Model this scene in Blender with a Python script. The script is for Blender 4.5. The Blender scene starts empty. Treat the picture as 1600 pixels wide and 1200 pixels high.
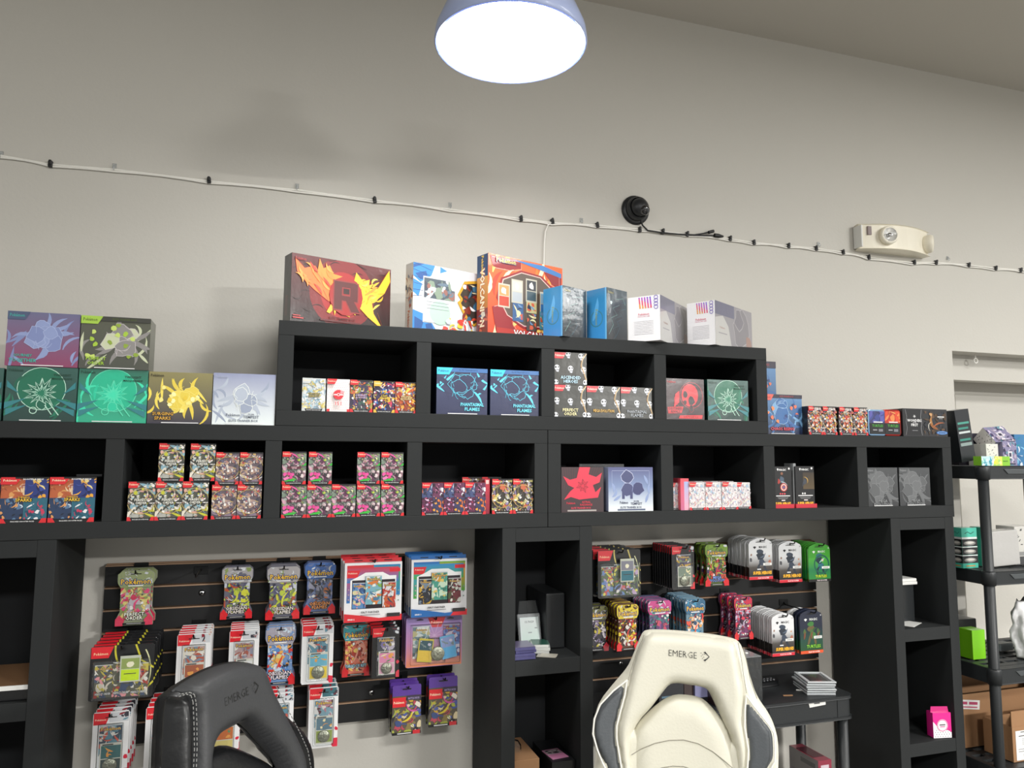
import bpy, bmesh, math, random
from mathutils import Vector, Matrix, noise
import numpy as np

SC = bpy.context.scene
COL = SC.collection
# ------------------------------------------------------------------ camera
F = 1161.4
YA, PT, RO = math.radians(17.78), math.radians(5.674), math.radians(.27)
CY, CZ = -2.2, 1.85
dv = Vector((math.sin(YA)*math.cos(PT), math.cos(YA)*math.cos(PT), math.sin(PT)))
r0 = Vector((math.cos(YA), -math.sin(YA), 0)); u0 = r0.cross(dv)
rt = r0*math.cos(RO)+u0*math.sin(RO); upv = -r0*math.sin(RO)+u0*math.cos(RO)
cam = bpy.data.cameras.new('camera'); cam.sensor_width = 36; cam.lens = 36*F/1600; cam.clip_start = .02
camo = bpy.data.objects.new('camera', cam); COL.objects.link(camo)
M = Matrix((rt, upv, -dv)).transposed().to_4x4(); M.translation = Vector((0, CY, CZ)); camo.matrix_world = M
SC.camera = camo
# ------------------------------------------------------------------ world, light, exposure
SC.view_settings.view_transform = 'Standard'; SC.view_settings.look = 'None'
SC.view_settings.gamma = 1; SC.view_settings.use_curve_mapping = False
SC.view_settings.exposure = .50
wd = bpy.data.worlds.new('shop_ambient'); SC.world = wd; wd.use_nodes = True
wd.node_tree.nodes['Background'].inputs[0].default_value = (.98, .98, .95, 1)
wd.node_tree.nodes['Background'].inputs[1].default_value = .44
LAMPS = [  # x, y, z of the diffuser, power : the pendant lamp in view, then unseen ceiling panels added for soft light
    (.5375, -.5, 2.888, 8), (5.2, -7.3, 3.60, 830), (3.6, -2.2, 3.60, 38), (.7, -4.4, 3.60, 115), (6.4, -2.0, 3.60, 35), (-3.2, -4.6, 3.60, 25)]
for i, (x, y, z, p) in enumerate(LAMPS):
    l = bpy.data.lights.new('pendant_light', 'AREA'); l.shape = 'DISK' if i == 0 else 'RECTANGLE'; l.size = .34 if i == 0 else 1.18; l.energy = p  # visible pendant first, then added unseen panels, wide to soften shadows
    if i: l.size_y = .58
    l.color = (1, .985, .95)
    o = bpy.data.objects.new('pendant_light', l); COL.objects.link(o); o.location = (x, y, z-.012)

def U(px, py, Y=0.):          # picture direction -> point on the vertical plane y = Y
    v = dv + rt*((px-800)/F) - upv*((py-600)/F)
    t = (Y-CY)/v.y
    return Vector((v.x*t, Y, CZ+v.z*t))
def ray(px, py):
    return (dv + rt*((px-800)/F) - upv*((py-600)/F)).normalized()

# ------------------------------------------------------------------ materials
def lin(h):
    if isinstance(h, str):
        h = h.lstrip('#'); c = [int(h[i:i+2], 16)/255 for i in (0, 2, 4)]
    else: c = h
    return tuple((v/12.92 if v <= .04045 else ((v+.055)/1.055)**2.4) for v in c)
MATS = {}
def mat(name, col, rough=.5, metal=0., coat=0., bump=0., bscale=40., var=0., emit=0., trans=0., alpha=1., spec=.5, vscale=6.):
    if name in MATS: return MATS[name]
    m = bpy.data.materials.new(name); m.use_nodes = True; nt = m.node_tree; b = nt.nodes['Principled BSDF']
    c = lin(col)
    b.inputs['Base Color'].default_value = (*c, 1); b.inputs['Roughness'].default_value = rough
    b.inputs['Metallic'].default_value = metal; b.inputs['Coat Weight'].default_value = coat
    b.inputs['Specular IOR Level'].default_value = spec
    b.inputs['Transmission Weight'].default_value = trans; b.inputs['Alpha'].default_value = alpha
    tc = nt.nodes.new('ShaderNodeTexCoord')
    if emit:
        b.inputs['Emission Color'].default_value = (1, 1, 1, 1); b.inputs['Emission Strength'].default_value = emit
    if var:
        n = nt.nodes.new('ShaderNodeTexNoise'); n.inputs['Scale'].default_value = vscale; n.inputs['Detail'].default_value = 5
        nt.links.new(tc.outputs['Object'], n.inputs['Vector'])
        mx = nt.nodes.new('ShaderNodeMix'); mx.data_type = 'RGBA'
        mx.inputs[6].default_value = (*[v*(1-var) for v in c], 1); mx.inputs[7].default_value = (*[min(1, v*(1+var)) for v in c], 1)
        nt.links.new(n.outputs['Fac'], mx.inputs[0]); nt.links.new(mx.outputs[2], b.inputs['Base Color'])
    if bump:
        n = nt.nodes.new('ShaderNodeTexNoise'); n.inputs['Scale'].default_value = bscale; n.inputs['Detail'].default_value = 4
        nt.links.new(tc.outputs['Object'], n.inputs['Vector'])
        bp = nt.nodes.new('ShaderNodeBump'); bp.inputs['Strength'].default_value = bump; bp.inputs['Distance'].default_value = .004
        nt.links.new(n.outputs['Fac'], bp.inputs['Height']); nt.links.new(bp.outputs['Normal'], b.inputs['Normal'])
        if coat: nt.links.new(bp.outputs['Normal'], b.inputs['Coat Normal'])
    MATS[name] = m; return m
def print_mat(name, rough, coat, bump=0., bscale=30.):
    m = mat(name, '#888888', rough, 0, coat, bump, bscale)
    nt = m.node_tree; a = nt.nodes.new('ShaderNodeAttribute'); a.attribute_name = 'Col'
    nt.links.new(a.outputs['Color'], nt.nodes['Principled BSDF'].inputs['Base Color'])
    return m
PR = print_mat('printed_card', .35, .25)
PW = print_mat('printed_card_in_shrink_wrap', .32, .5, .2, 22.)
PF = print_mat('printed_foil_pack', .25, .5, .5, 45.)
PW.node_tree.nodes['Principled BSDF'].inputs['Coat Roughness'].default_value = .1
WALL = mat('painted_plaster', '#c8c5bd', .62, 0, 0, .12, 90, .015, vscale=1.5)
CEIL = mat('ceiling_paint', '#c6c2b9', .8, 0, 0, .1, 60)
FLOORM = mat('grey_floor', '#5d5a55', .6, 0, 0, .1, 20, .08)
BLK = mat('charcoal_shelf_paint', '#191c1d', .75, 0, 0, .10, 25, .05, vscale=12)
BLKIN = mat('black_back_board', '#191b1e', .8)
SLAT = mat('black_slat_laminate', '#0d0e10', .6, 0, 0, .05, 30, .05)
MDF = mat('raw_brown_fibreboard', '#a98a70', .85, 0, 0, .1, 120, .12)
PLAST = mat('black_moulded_plastic', '#26292b', .42, 0, 0, .12, 300, .05)
HOOK = mat('black_hook_steel', '#0c0d0e', .35, .3)
CHROME = mat('bright_screw_metal', '#c8c8c8', .2, 1)
CABLEW = mat('white_cable_sheath', '#ebe9e2', .5)
CABLEB = mat('black_cable_sheath', '#111214', .45)
def clear_mat(name, milk, rough):
    m = bpy.data.materials.new(name); m.use_nodes = True; nt = m.node_tree; nt.nodes.clear()
    o = nt.nodes.new('ShaderNodeOutputMaterial'); tr = nt.nodes.new('ShaderNodeBsdfTransparent'); tr.inputs[0].default_value = (.97, .98, .98, 1)
    df = nt.nodes.new('ShaderNodeBsdfDiffuse'); df.inputs[0].default_value = (.75, .78, .8, 1); gl = nt.nodes.new('ShaderNodeBsdfGlossy'); gl.inputs['Roughness'].default_value = rough
    lw = nt.nodes.new('ShaderNodeLayerWeight'); lw.inputs[0].default_value = .18
    nz = nt.nodes.new('ShaderNodeTexNoise'); nz.inputs['Scale'].default_value = 35; bp = nt.nodes.new('ShaderNodeBump'); bp.inputs['Strength'].default_value = .25; bp.inputs['Distance'].default_value = .004
    tc = nt.nodes.new('ShaderNodeTexCoord'); nt.links.new(tc.outputs['Object'], nz.inputs['Vector']); nt.links.new(nz.outputs['Fac'], bp.inputs['Height']); nt.links.new(bp.outputs['Normal'], gl.inputs['Normal'])
    a = nt.nodes.new('ShaderNodeMixShader'); a.inputs[0].default_value = milk; b = nt.nodes.new('ShaderNodeMixShader')
    nt.links.new(tr.outputs[0], a.inputs[1]); nt.links.new(df.outputs[0], a.inputs[2]); nt.links.new(lw.outputs['Fresnel'], b.inputs[0]); nt.links.new(a.outputs[0], b.inputs[1]); nt.links.new(gl.outputs[0], b.inputs[2]); nt.links.new(b.outputs[0], o.inputs[0]); return m
CLEAR = clear_mat('clear_plastic', .03, .08)
CLEARF = clear_mat('frosted_clear_plastic', .28, .2)
CARDB = mat('brown_corrugated_cardboard', '#9a7350', .8, 0, 0, .15, 60, .1)
WHITEP = mat('white_paper', '#e4e4e0', .6)

# ------------------------------------------------------------------ mesh helpers
class MB:
    def __init__(s): s.v = []; s.f = []; s.m = []; s.mats = []; s.sm = []
    def mi(s, m):
        if m not in s.mats: s.mats.append(m)
        return s.mats.index(m)
    def add(s, vs, fs, m, smooth=False):
        b = len(s.v); s.v += [tuple(v) for v in vs]; k = s.mi(m)
        for f in fs: s.f.append([b+i for i in f]); s.m.append(k); s.sm.append(smooth)
        return s
    def box(s, x0, x1, y0, y1, z0, z1, m):
        v = [(x, y, z) for x in (x0, x1) for y in (y0, y1) for z in (z0, z1)]
        return s.add(v, [(0, 1, 3, 2), (4, 6, 7, 5), (0, 4, 5, 1), (2, 3, 7, 6), (0, 2, 6, 4), (1, 5, 7, 3)], m)
    def prism(s, pts, a, b, m, axis='y'):
        n = len(pts)
        if axis == 'y': v = [(x, a, z) for x, z in pts]+[(x, b, z) for x, z in pts]; fl = [list(range(n)), list(range(2*n-1, n-1, -1))]
        elif axis == 'z': v = [(x, y, a) for x, y in pts]+[(x, y, b) for x, y in pts]; fl = [list(range(n-1, -1, -1)), list(range(n, 2*n))]
        else: v = [(a, x, z) for x, z in pts]+[(b, x, z) for x, z in pts]; fl = [list(range(n)), list(range(2*n-1, n-1, -1))]
        fl += [(i, i+n, (i+1) % n+n, (i+1) % n) for i in range(n)]
        return s.add(v, fl, m)
    def tube(s, pts, r, m, n=8, closed=False):
        pts = [Vector(p) for p in pts]; vs = []; N = len(pts)
        rr = r if isinstance(r, (list, tuple)) else [r]*N
        ref = None
        for i, p in enumerate(pts):
            t = (pts[min(i+1, N-1)]-pts[max(i-1, 0)]).normalized()
            if ref is None: ref = t.orthogonal().normalized()
            ref = (ref-t*ref.dot(t)).normalized(); q = t.cross(ref)
            for k in range(n):
                a = 2*math.pi*k/n; vs.append(p+(ref*math.cos(a)+q*math.sin(a))*rr[i])
        fs = [(i*n+k, i*n+(k+1) % n, (i+1)*n+(k+1) % n, (i+1)*n+k) for i in range(N-1) for k in range(n)]
        b = len(s.v); s.add(vs, fs, m, True); s.add(vs[:n], [list(range(n-1, -1, -1))], m); s.add(vs[-n:], [list(range(n))], m)
        return s
    def lathe(s, prof, m, n=32, o=(0, 0, 0), axis='z'):
        vs = []
        for r, h in prof:
            for k in range(n):
                a = 2*math.pi*k/n; c, d = r*math.cos(a), r*math.sin(a)
                vs.append({'z': (o[0]+c, o[1]+d, o[2]+h), 'y': (o[0]+c, o[1]-h, o[2]+d), 'x': (o[0]+h, o[1]+c, o[2]+d)}[axis])
        fs = [(i*n+k, i*n+(k+1) % n, (i+1)*n+(k+1) % n, (i+1)*n+k) for i in range(len(prof)-1) for k in range(n)]
        return s.add(vs, fs, m, True)
    def build(s, name, parent=None, loc=(0, 0, 0), rot=(0, 0, 0), bevel=0., seg=2, label=None):
        me = bpy.data.meshes.new(name); me.from_pydata(s.v, [], s.f)
        for m in s.mats: me.materials.append(m)
        me.polygons.foreach_set('material_index', s.m); me.polygons.foreach_set('use_smooth', s.sm)
        me.update()
        o = bpy.data.objects.new(name, me); COL.objects.link(o); o.location = loc; o.rotation_euler = rot
        if parent: o.parent = parent
        if bevel:
            b = o.modifiers.new('edge', 'BEVEL'); b.width = bevel; b.segments = seg; b.limit_method = 'ANGLE'; b.angle_limit = .6
        if label: o['label'] = label
        return o
def thing(name, label, cat, loc=(0, 0, 0), rz=0., group=None, kind=None):
    o = bpy.data.objects.new(name, None); COL.objects.link(o); o.location = loc; o.rotation_euler = (0, 0, rz)
    o.empty_display_size = .02
    return tag(o, label, cat, group, kind)
def tag(o, label=None, cat=None, group=None, kind=None):
    if label: o['label'] = label
    if cat: o['category'] = cat
    if group: o['group'] = group
    if kind: o['kind'] = kind
    return o
KIDS = {}
def kids(o): return [c for c in COL.objects if c.parent == o]
def dup(root, loc, label, rz=None, ch=None):
    r = root.copy(); COL.objects.link(r); r.location = loc; r['label'] = label
    if rz is not None: r.rotation_euler = (0, 0, rz)
    for c in (ch or []):
        d = c[0].copy(); COL.objects.link(d); d.parent = r
        for g in c[1]:
            e = g.copy(); COL.objects.link(e); e.parent = d
    return r
def tree(o): return [(c, kids(c)) for c in kids(o)]

# ------------------------------------------------------------------ flat print: polygons and lettering on a face
GL = {}
def glyph(s, bold=.02):
    k = (s, bold)
    if k in GL: return GL[k]
    cu = bpy.data.curves.new('lettering', 'FONT'); cu.body = s; cu.resolution_u = 1; cu.offset = bold; cu.fill_mode = 'FRONT'
    ob = bpy.data.objects.new('lettering', cu); COL.objects.link(ob)
    dg = bpy.context.evaluated_depsgraph_get(); dg.update()
    me = ob.evaluated_get(dg).to_mesh()
    v = np.array([(p.co.x, p.co.y) for p in me.vertices]); f = [list(p.vertices) for p in me.polygons]
    bpy.data.objects.remove(ob); bpy.data.curves.remove(cu)
    lo = v.min(0); hi = v.max(0); GL[k] = (v, f, lo, hi); return GL[k]
def clip(poly, x0, y0, x1, y1):
    def cut(P, ins, inter):
        o = []
        for i in range(len(P)):
            a, b = P[i-1], P[i]
            if ins(b):
                if not ins(a): o.append(inter(a, b))
                o.append(b)
            elif ins(a): o.append(inter(a, b))
        return o
    def ix(x): return lambda a, b: (x, a[1]+(b[1]-a[1])*(x-a[0])/(b[0]-a[0]))
    def iy(y): return lambda a, b: (a[0]+(b[0]-a[0])*(y-a[1])/(b[1]-a[1]), y)
    for ins, it in ((lambda p: p[0] >= x0, ix(x0)), (lambda p: p[0] <= x1, ix(x1)), (lambda p: p[1] >= y0, iy(y0)), (lambda p: p[1] <= y1, iy(y1))):
        if not poly: return poly
        poly = cut(poly, ins, it)
    return poly
class Art:
    DZ = .00004
    def __init__(s, w, h, seed=0): s.w = w; s.h = h; s.v = []; s.f = []; s.c = []; s.z = .0003; s.R = random.Random(seed); s.cl = (0, 0, 1, 1)
    def _add(s, pts, faces, cols):
        b = len(s.v); s.v += [(x*s.w, -s.z, y*s.h) for x, y in pts]
        for f in faces: s.f.append([b+i for i in f]); s.c.append([cols[i] for i in f] if isinstance(cols, list) else [cols]*len(f))
        s.z += s.DZ
    def poly(s, pts, col):
        p = clip([tuple(q) for q in pts], *s.cl)
        if len(p) > 2: s._add(p, [range(len(p))], lin(col))
        return s
    def grad(s, x0, y0, x1, y1, ct, cb, n=1):
        a, b = lin(ct), lin(cb)
        s._add([(x0, y0), (x1, y0), (x1, y1), (x0, y1)], [range(4)], [b, b, a, a]); return s
    def rect(s, x0, y0, x1, y1, col): return s.poly([(x0, y0), (x1, y0), (x1, y1), (x0, y1)], col)
    def circ(s, x, y, r, col, n=14):      # r in units of width
        k = s.w/s.h; return s.poly([(x+r*math.cos(2*math.pi*i/n), y+r*k*math.sin(2*math.pi*i/n)) for i in range(n)], col)
    def ell(s, x, y, rx, ry, col, n=14): return s.poly([(x+rx*math.cos(2*math.pi*i/n), y+ry*math.sin(2*math.pi*i/n)) for i in range(n)], col)
    def ring(s, x, y, r, t, col, n=18, a0=0, a1=2*math.pi):
        k = s.w/s.h; s.stroke([(x+r*math.cos(a0+(a1-a0)*i/n), y+r*k*math.sin(a0+(a1-a0)*i/n)) for i in range(n+1)], t, col); return s
    def stroke(s, pts, t, col):           # t in units of width
        W, H = s.w, s.h; c = lin(col); P = [Vector((x*W, y*H)) for x, y in pts]; vs = []; fs = []
        L = []
        for i, p in enumerate(P):
            d = P[min(i+1, len(P)-1)]-P[max(i-1, 0)]
            if d.length < 1e-9: d = Vector((1, 0))
            d.normalize(); n = Vector((-d.y, d.x))*t*W/2; L.append((p+n, p-n))
        x0, y0, x1, y1 = s.cl
        for i in range(len(L)-1):
            q = clip([(v.x/W, v.y/H) for v in (L[i][1], L[i+1][1], L[i+1][0], L[i][0])], x0, y0, x1, y1)
            if len(q) > 2:
                b = len(vs); vs += q; fs.append([b+k for k in range(len(q))])
        if fs: s._add(vs, fs, c)
        return s
    def text(s, t, x, y, hh, col, mw=None, out=None, ow=.09, align='c', bold=.02, rot=0., sq=1.):
        v, f, lo, hi = glyph(t, bold); W, H = s.w, s.h
        sy = hh*H/(hi[1]-lo[1]); sx = sy*sq
        if mw and sx*(hi[0]-lo[0]) > mw*W: sx = mw*W/(hi[0]-lo[0])
        ax = {'c': (lo[0]+hi[0])/2, 'l': lo[0], 'r': hi[0]}[align]; ay = (lo[1]+hi[1])/2
        cr, sr = math.cos(rot), math.sin(rot)
        def put(v, col):
            q = []
            for a, b in v:
                X, Y = (a-ax)*sx, (b-ay)*sy; q.append((x+(X*cr-Y*sr)/W, y+(X*sr+Y*cr)/H))
            s._add(q, f, lin(col))
        if out:
            v2, f2, l2, h2 = glyph(t, ow); ff = f; f = f2; put(v2, out); f = ff
        put(v, col); return s
    def blob(s, x, y, r, col, n=9, j=.5, sx=1., line=None, lt=.01):
        R = s.R; k = s.w/s.h; ph = R.random()*6; pts = []
        for i in range(n):
            a = 2*math.pi*i/n; rr = r*(1-j*R.random()); pts.append((x+sx*rr*math.cos(a+ph), y+rr*k*math.sin(a+ph)))
        s.poly(pts, col)
        if line: s.stroke(pts+[pts[0]], lt, line)
        return s
    def swoosh(s, x, y, L, ang, t, col):
        k = s.w/s.h; up = []; dn = []; cv = s.R.uniform(-1.2, 1.2)
        for i in range(7):
            u = i/6; a = ang+cv*(u-.5); px = x+L*(u-.5)*math.cos(a); py = y+k*L*(u-.5)*math.sin(a); w = t*math.sin(math.pi*min(1, u*.9+.08))
            up.append((px-w*math.sin(a), py+k*w*math.cos(a))); dn.append((px+w*math.sin(a), py-k*w*math.cos(a)))
        return s.poly(up+dn[::-1], col)
    def busy(s, x0, y0, x1, y1, pal, n=14, size=.2):
        old = s.cl; s.cl = (max(x0, old[0]), max(y0, old[1]), min(x1, old[2]), min(y1, old[3])); R = s.R
        for i in range(n):
            x, y = R.uniform(x0, x1), R.uniform(y0, y1); c = R.choice(pal)
            if R.random() < .5: s.blob(x, y, size*R.uniform(.4, 1), c, R.choice((5, 6, 8)), .6)
            else: s.swoosh(x, y, size*R.uniform(1, 2.6), R.uniform(0, 3.14), size*R.uniform(.08, .25), c)
        s.cl = old; return s
    def motif(s, x, y, r, fill, line, n=11, lt=.012, inner=None, sx=1.):   # an abstract leaf burst with outlines
        k = s.w/s.h; R = s.R; pts = []
        for i in range(n*2):
            a = math.pi*i/n+math.pi/2; rr = r*(1 if i % 2 == 0 else .55)*(.8+.3*abs(math.sin(a*1.5)))
            pts.append((x+sx*rr*math.cos(a), y+rr*k*math.sin(a)))
        s.poly(pts, fill); s.stroke(pts+[pts[0]], lt, line)
        p2 = [(x+(a-x)*.55, y+(b-y)*.55) for a, b in pts]
        if inner: s.poly(p2, inner)
        s.stroke(p2+[p2[0]], lt*.8, line)
        for i in range(0, n*2, 2): s.stroke([(x+(pts[i][0]-x)*.2, y+(pts[i][1]-y)*.2), (x+(pts[i][0]-x)*.9, y+(pts[i][1]-y)*.9)], lt*.6, line)
        return s
    def cluster(s, x, y, r, fill, line, dark=None, n=7, lt=.008, sx=1.):   # overlapping outlined shapes, an abstract illustration
        k = s.w/s.h; R = s.R
        for i in range(8):
            a = R.uniform(0, 6.28); s.swoosh(x+sx*r*.8*math.cos(a), y+r*k*.7*math.sin(a), r*R.uniform(.7, 1.2), a+R.uniform(-.4, .4), r*.09, fill); 
        for i in range(n):
            a = R.uniform(0, 6.28); q = R.uniform(0, .55)*r; px, py = x+sx*q*math.cos(a), y+q*k*math.sin(a)
            s.blob(px, py, r*R.uniform(.28, .5), fill if i % 3 or not dark else dark, R.choice((9, 11, 13)), .35, 1, line, lt)
        for i in range(7):
            a = R.uniform(0, 6.28); c = R.uniform(-1, 1); px, py = x+sx*r*.5*math.cos(a), y+r*.5*k*math.sin(a)
            s.stroke([(px+r*.35*(u-.5)*math.cos(a*2), py+k*r*.35*((u-.5)*math.sin(a*2)+c*(u-.5)**2)) for u in (0, .25, .5, .75, 1)], lt*.7, line)
        return s
    def build(s, name='printed_front', parent=None, m=None, loc=(0, 0, 0), rot=(0, 0, 0), label=None):
        me = bpy.data.meshes.new(name); me.from_pydata(s.v, [], s.f)
        ca = me.color_attributes.new('Col', 'FLOAT_COLOR', 'CORNER'); fl = []
        tot = sum(len(c) for c in s.c)
        if tot == len(me.loops):
            for c in s.c:
                for q in c: fl += [*q, 1.]
            ca.data.foreach_set('color', fl)
        me.materials.append(m or PR); me.update()
        o = bpy.data.objects.new(name, me); COL.objects.link(o); o.location = loc; o.rotation_euler = rot
        if parent: o.parent = parent
        if label: o['label'] = label
        return o
# ================================================================== SETTING
WY = .34
def struct(mb, name, bevel=0.): return tag(mb.build(name, bevel=bevel), None, None, None, 'structure')
RX, RZ = 2.885, 2.337
CH = 3.638
struct(MB().box(-5, RX, WY, WY+.12, 0, CH, WALL).box(RX, 9, WY, WY+.12, RZ, CH, WALL), 'wall_back')
struct(MB().box(RX, 9, .62, .70, 0, 2.6, WALL), 'wall_recess')
struct(MB().box(RX-.1, RX, WY+.12, .64, 0, 2.6, WALL), 'wall_recess_side')
hz = U(1490, 593.5, .44).z
struct(MB().box(RX, 9, .44, .50, hz, 2.5, WALL), 'trim_1', .002)
struct(MB().box(RX, 9, .50, .62, hz+.02, hz+.07, WALL), 'trim_2')
cx_ = U(1500, 780, .60).x
for i, (a, b) in enumerate(((cx_, cx_+.86), (cx_+.88, cx_+1.7))):
    struct(MB().box(a, b, .596, .62, .05, hz-.05, WALL), 'door_%d' % (i+1), .003)
struct(MB().box(-5, 9, -9, 1, -.1, 0, FLOORM), 'floor')
struct(MB().box(-5, 9, -9, 1, CH, CH+.1, CEIL), 'ceiling')

# ================================================================== PENDANT LAMP, ADDED UNSEEN PANELS
SHADE = mat('blue_grey_enamel_shade', '#b4c2ea', .35, 0, .3)  # blue of the lens flare painted into the dome colour
EMW = mat('white_panel_frame', '#e8e8e6', .5)
GLOW = mat('lit_lamp_diffuser', '#ffffff', .5, emit=7)
LL = ['glowing pendant lamp with grey-blue enamel dome over the shelves', 'long ceiling panel light far back in the shop to the right', 'long ceiling panel light just right of the view',
      'long ceiling panel light behind the viewer', 'long ceiling panel light at the far right by the recess', 'long ceiling panel light behind the viewer on the left']
R_ = .189
for i, (x, y, z, p) in enumerate(LAMPS):
    t = thing('pendant_lamp' if i == 0 else 'ceiling_panel_light', LL[i], 'lamp', (x, y, z), 0, None if i == 0 else 'ceiling panel lights')
    if i == 0:
        MB().lathe([(R_, -.004), (R_+.004, 0), (R_, .03), (R_*.9, .075), (R_*.7, .12), (R_*.42, .16), (.05, .185), (.04, .24), (.02, .25), (0.001, .25)], SHADE, 48).lathe(
            [(R_-.004, -.004), (R_-.006, .01), (R_-.012, .03)], SHADE, 48).build('shade', t)
        MB().lathe([(R_-.004, .004), (R_*.7, -.004), (R_*.3, -.007), (.001, -.008)], GLOW, 48).build('diffuser', t)
        MB().tube([(0, 0, .24), (0, 0, CH-z-.02)], .006, CABLEB).build('cord', t)
        MB().lathe([(.001, CH-z-.04), (.04, CH-z-.035), (.055, CH-z-.001)], SHADE, 24).build('canopy', t)
    else:  # unseen panel lights, added to light the wall softly
        for (a, b, c, d) in ((-.61, .61, -.31, -.295), (-.61, .61, .295, .31), (-.61, -.595, -.295, .295), (.595, .61, -.295, .295)): MB().box(a, b, c, d, -.006, CH-z, EMW).build('frame', t)
        MB().box(-.595, .595, -.295, .295, .0, .01, GLOW).build('diffuser', t)

# ================================================================== CUBBY UNITS
BT = .043; CELL_W = .3555; CELL_H = .2145; DEP = .325
def unit_h(x, z, label, n=4):
    W = BT*2+CELL_W*n+.0445*(n-1); H = BT*2+CELL_H+.0015
    t = thing('cubby_shelf_unit', label, 'shelf unit', (x, 0, z), 0, 'charcoal cubby shelf units')
    MB().box(0, W, 0, DEP, 0, BT, BLK).build('bottom_board', t, bevel=.0012)
    MB().box(0, W, 0, DEP, H-BT, H-.0006, BLK).build('top_board', t, bevel=.0012)
    for a in (0, W-BT): MB().box(a, a+BT, 0.0004, DEP, BT, H-BT, BLK).build('side_board', t, bevel=.0008)
    for k in range(1, n):
        a = BT+CELL_W*k+.0445*(k-1); MB().box(a, a+.0445, .001, DEP-.02, BT, H-BT, BLK).build('divider', t, bevel=.0008)
    MB().box(BT, W-BT, DEP-.012, DEP-.004, BT, H-BT, BLKIN).build('back_panel', t)
    return t
def unit_v(x, label, n=4):
    W = .298; H = 1.6355; ch = .3555; cw = W-2*BT
    t = thing('cubby_shelf_unit', label, 'shelf unit', (x, 0, 0), 0, 'charcoal cubby shelf units')
    for a in (0, W-BT): MB().box(a, a+BT, 0, DEP, 0, H, BLK).build('side_board', t, bevel=.0012)
    MB().box(BT, W-BT, .0004, DEP, H-BT, H-.0005, BLK).build('top_board', t, bevel=.0008)
    for k in range(1, n):
        z = H-BT-ch*k-.0445*(k-1); MB().box(BT, W-BT, .001, DEP-.015, z-.0445, z, BLK).build('divider', t, bevel=.0008)
    MB().box(BT, W-BT, .0004, DEP, 0, BT, BLK).build('bottom_board', t, bevel=.0008)
    MB().box(BT, W-BT, DEP-.012, DEP-.004, BT, H-BT, BLKIN).build('back_panel', t)
    return t
ZB = 1.636; ZM = ZB+BT; ZT = 1.938; ZU = ZT+BT; ZTOP = 2.2385
unit_v(-.8165, 'tall narrow charcoal cubby unit at the left under the long shelves')
unit_v(.677, 'tall narrow charcoal cubby unit in the middle between the two slat panels')
unit_v(2.1625, 'tall narrow charcoal cubby unit at the right beside the plastic shelving')
unit_h(-.8175, ZB, 'long charcoal cubby unit on the left, above the left slat panel')
unit_h(.826, ZB, 'long charcoal cubby unit on the right, above the right slat panel')
unit_h(.0055, ZT, 'topmost charcoal cubby unit resting on the two long ones')

# ================================================================== SLAT PANELS
def slat_panel(x0, x1, label):
    t = thing('slat_panel', label, 'slat wall', (x0, WY-.002, 1.006), 0, 'slatwall panels')
    W = x1-x0; H = .5225
    MB().box(0, W, -.010, 0, 0, H, MDF).build('backing_board', t)
    p = None
    for k in range(8):
        z = k*.0655
        m = MB().box(0, W, -.0275, -.010, z+.0005, z+.0575, SLAT); m.box(0, W, -.0265, -.010, z+.0575, z+.0610, MDF)
        if p is None: p = m.build('slat', t)
        else:
            o = p.copy(); COL.objects.link(o); o.location = (0, 0, z); o.parent = t
    return t
slat_panel(-.46, .600, 'black slat panel with brown grooves on the left wall bay')
slat_panel(.985, 2.082, 'black slat panel with brown grooves on the right wall bay')
SY = WY-.002-.0275       # front of the slats

# ================================================================== CABLE ON THE WALL
cp = [(-60, 235), (0, 243), (80, 257), (180, 265), (327, 283), (465, 297), (586, 313), (702, 327), (815, 342), (862, 348), (932, 352), (1000, 358), (1072, 366), (1139, 373), (1176, 379), (1230, 384), (1273, 388), (1316, 394), (1356, 402), (1425, 410.5), (1460, 410), (1512, 414), (1553, 419), (1597, 422), (1680, 431)]
rr = random.Random(4)
m = MB()
for off in (0, 1):
    pts = []
    for i in range(len(cp)-1):
        for k in range(4):
            u = k/4; a = cp[i]; b = cp[i+1]
            s = math.sin(math.pi*u)*(2.2 if off else -.4)*(1+.5*math.sin(i*2.3))
            p = U(a[0]+(b[0]-a[0])*u, a[1]+(b[1]-a[1])*u+off*3.2-s*off*.8, WY-.0045-.001*off); pts.append(p)
    m.tube(pts, .0034, CABLEW, 8)
tag(m.build('network_cable'), 'pair of thin white cables clipped across the whole wall', 'cable')
m = MB(); pts = [(862, 347), (856, 352), (852, 362), (850.5, 380), (850, 400), (849.5, 430), (849, 470), (849, 520)]
m.tube([U(a, b, WY-.007) for a, b in pts], .0032, CABLEW, 6)
tag(m.build('network_cable'), 'white cable dropping down the wall behind the orange boxed set', 'cable')
clipx = [(80, 258), (327, 283.5), (585, 314), (813, 343), (862, 347), (932, 353), (998, 360), (1034, 363), (1072, 367), (1139, 374), (1176, 380), (1230, 385), (1273, 389), (1315, 395), (1355, 403), (1426, 411), (1460, 411), (1511, 415), (1553, 420), (1592, 423)]
c0 = None
where = ['leftmost of the row', 'second from the left', 'above the fire-coloured box', 'left of the cable branch', 'at the branch of the cable', 'right of the branch', 'under the dome camera', 'just right of the dome camera', 'by the black connectors', 'right of the black connectors', 'second right of the connectors', 'midway to the emergency light', 'left of the emergency light', 'near the lamp bracket side', 'under the left of the emergency light', 'under the right of the emergency light', 'just right of the emergency light', 'second right of the emergency light', 'third right of the emergency light', 'nearest the right picture edge']
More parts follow.
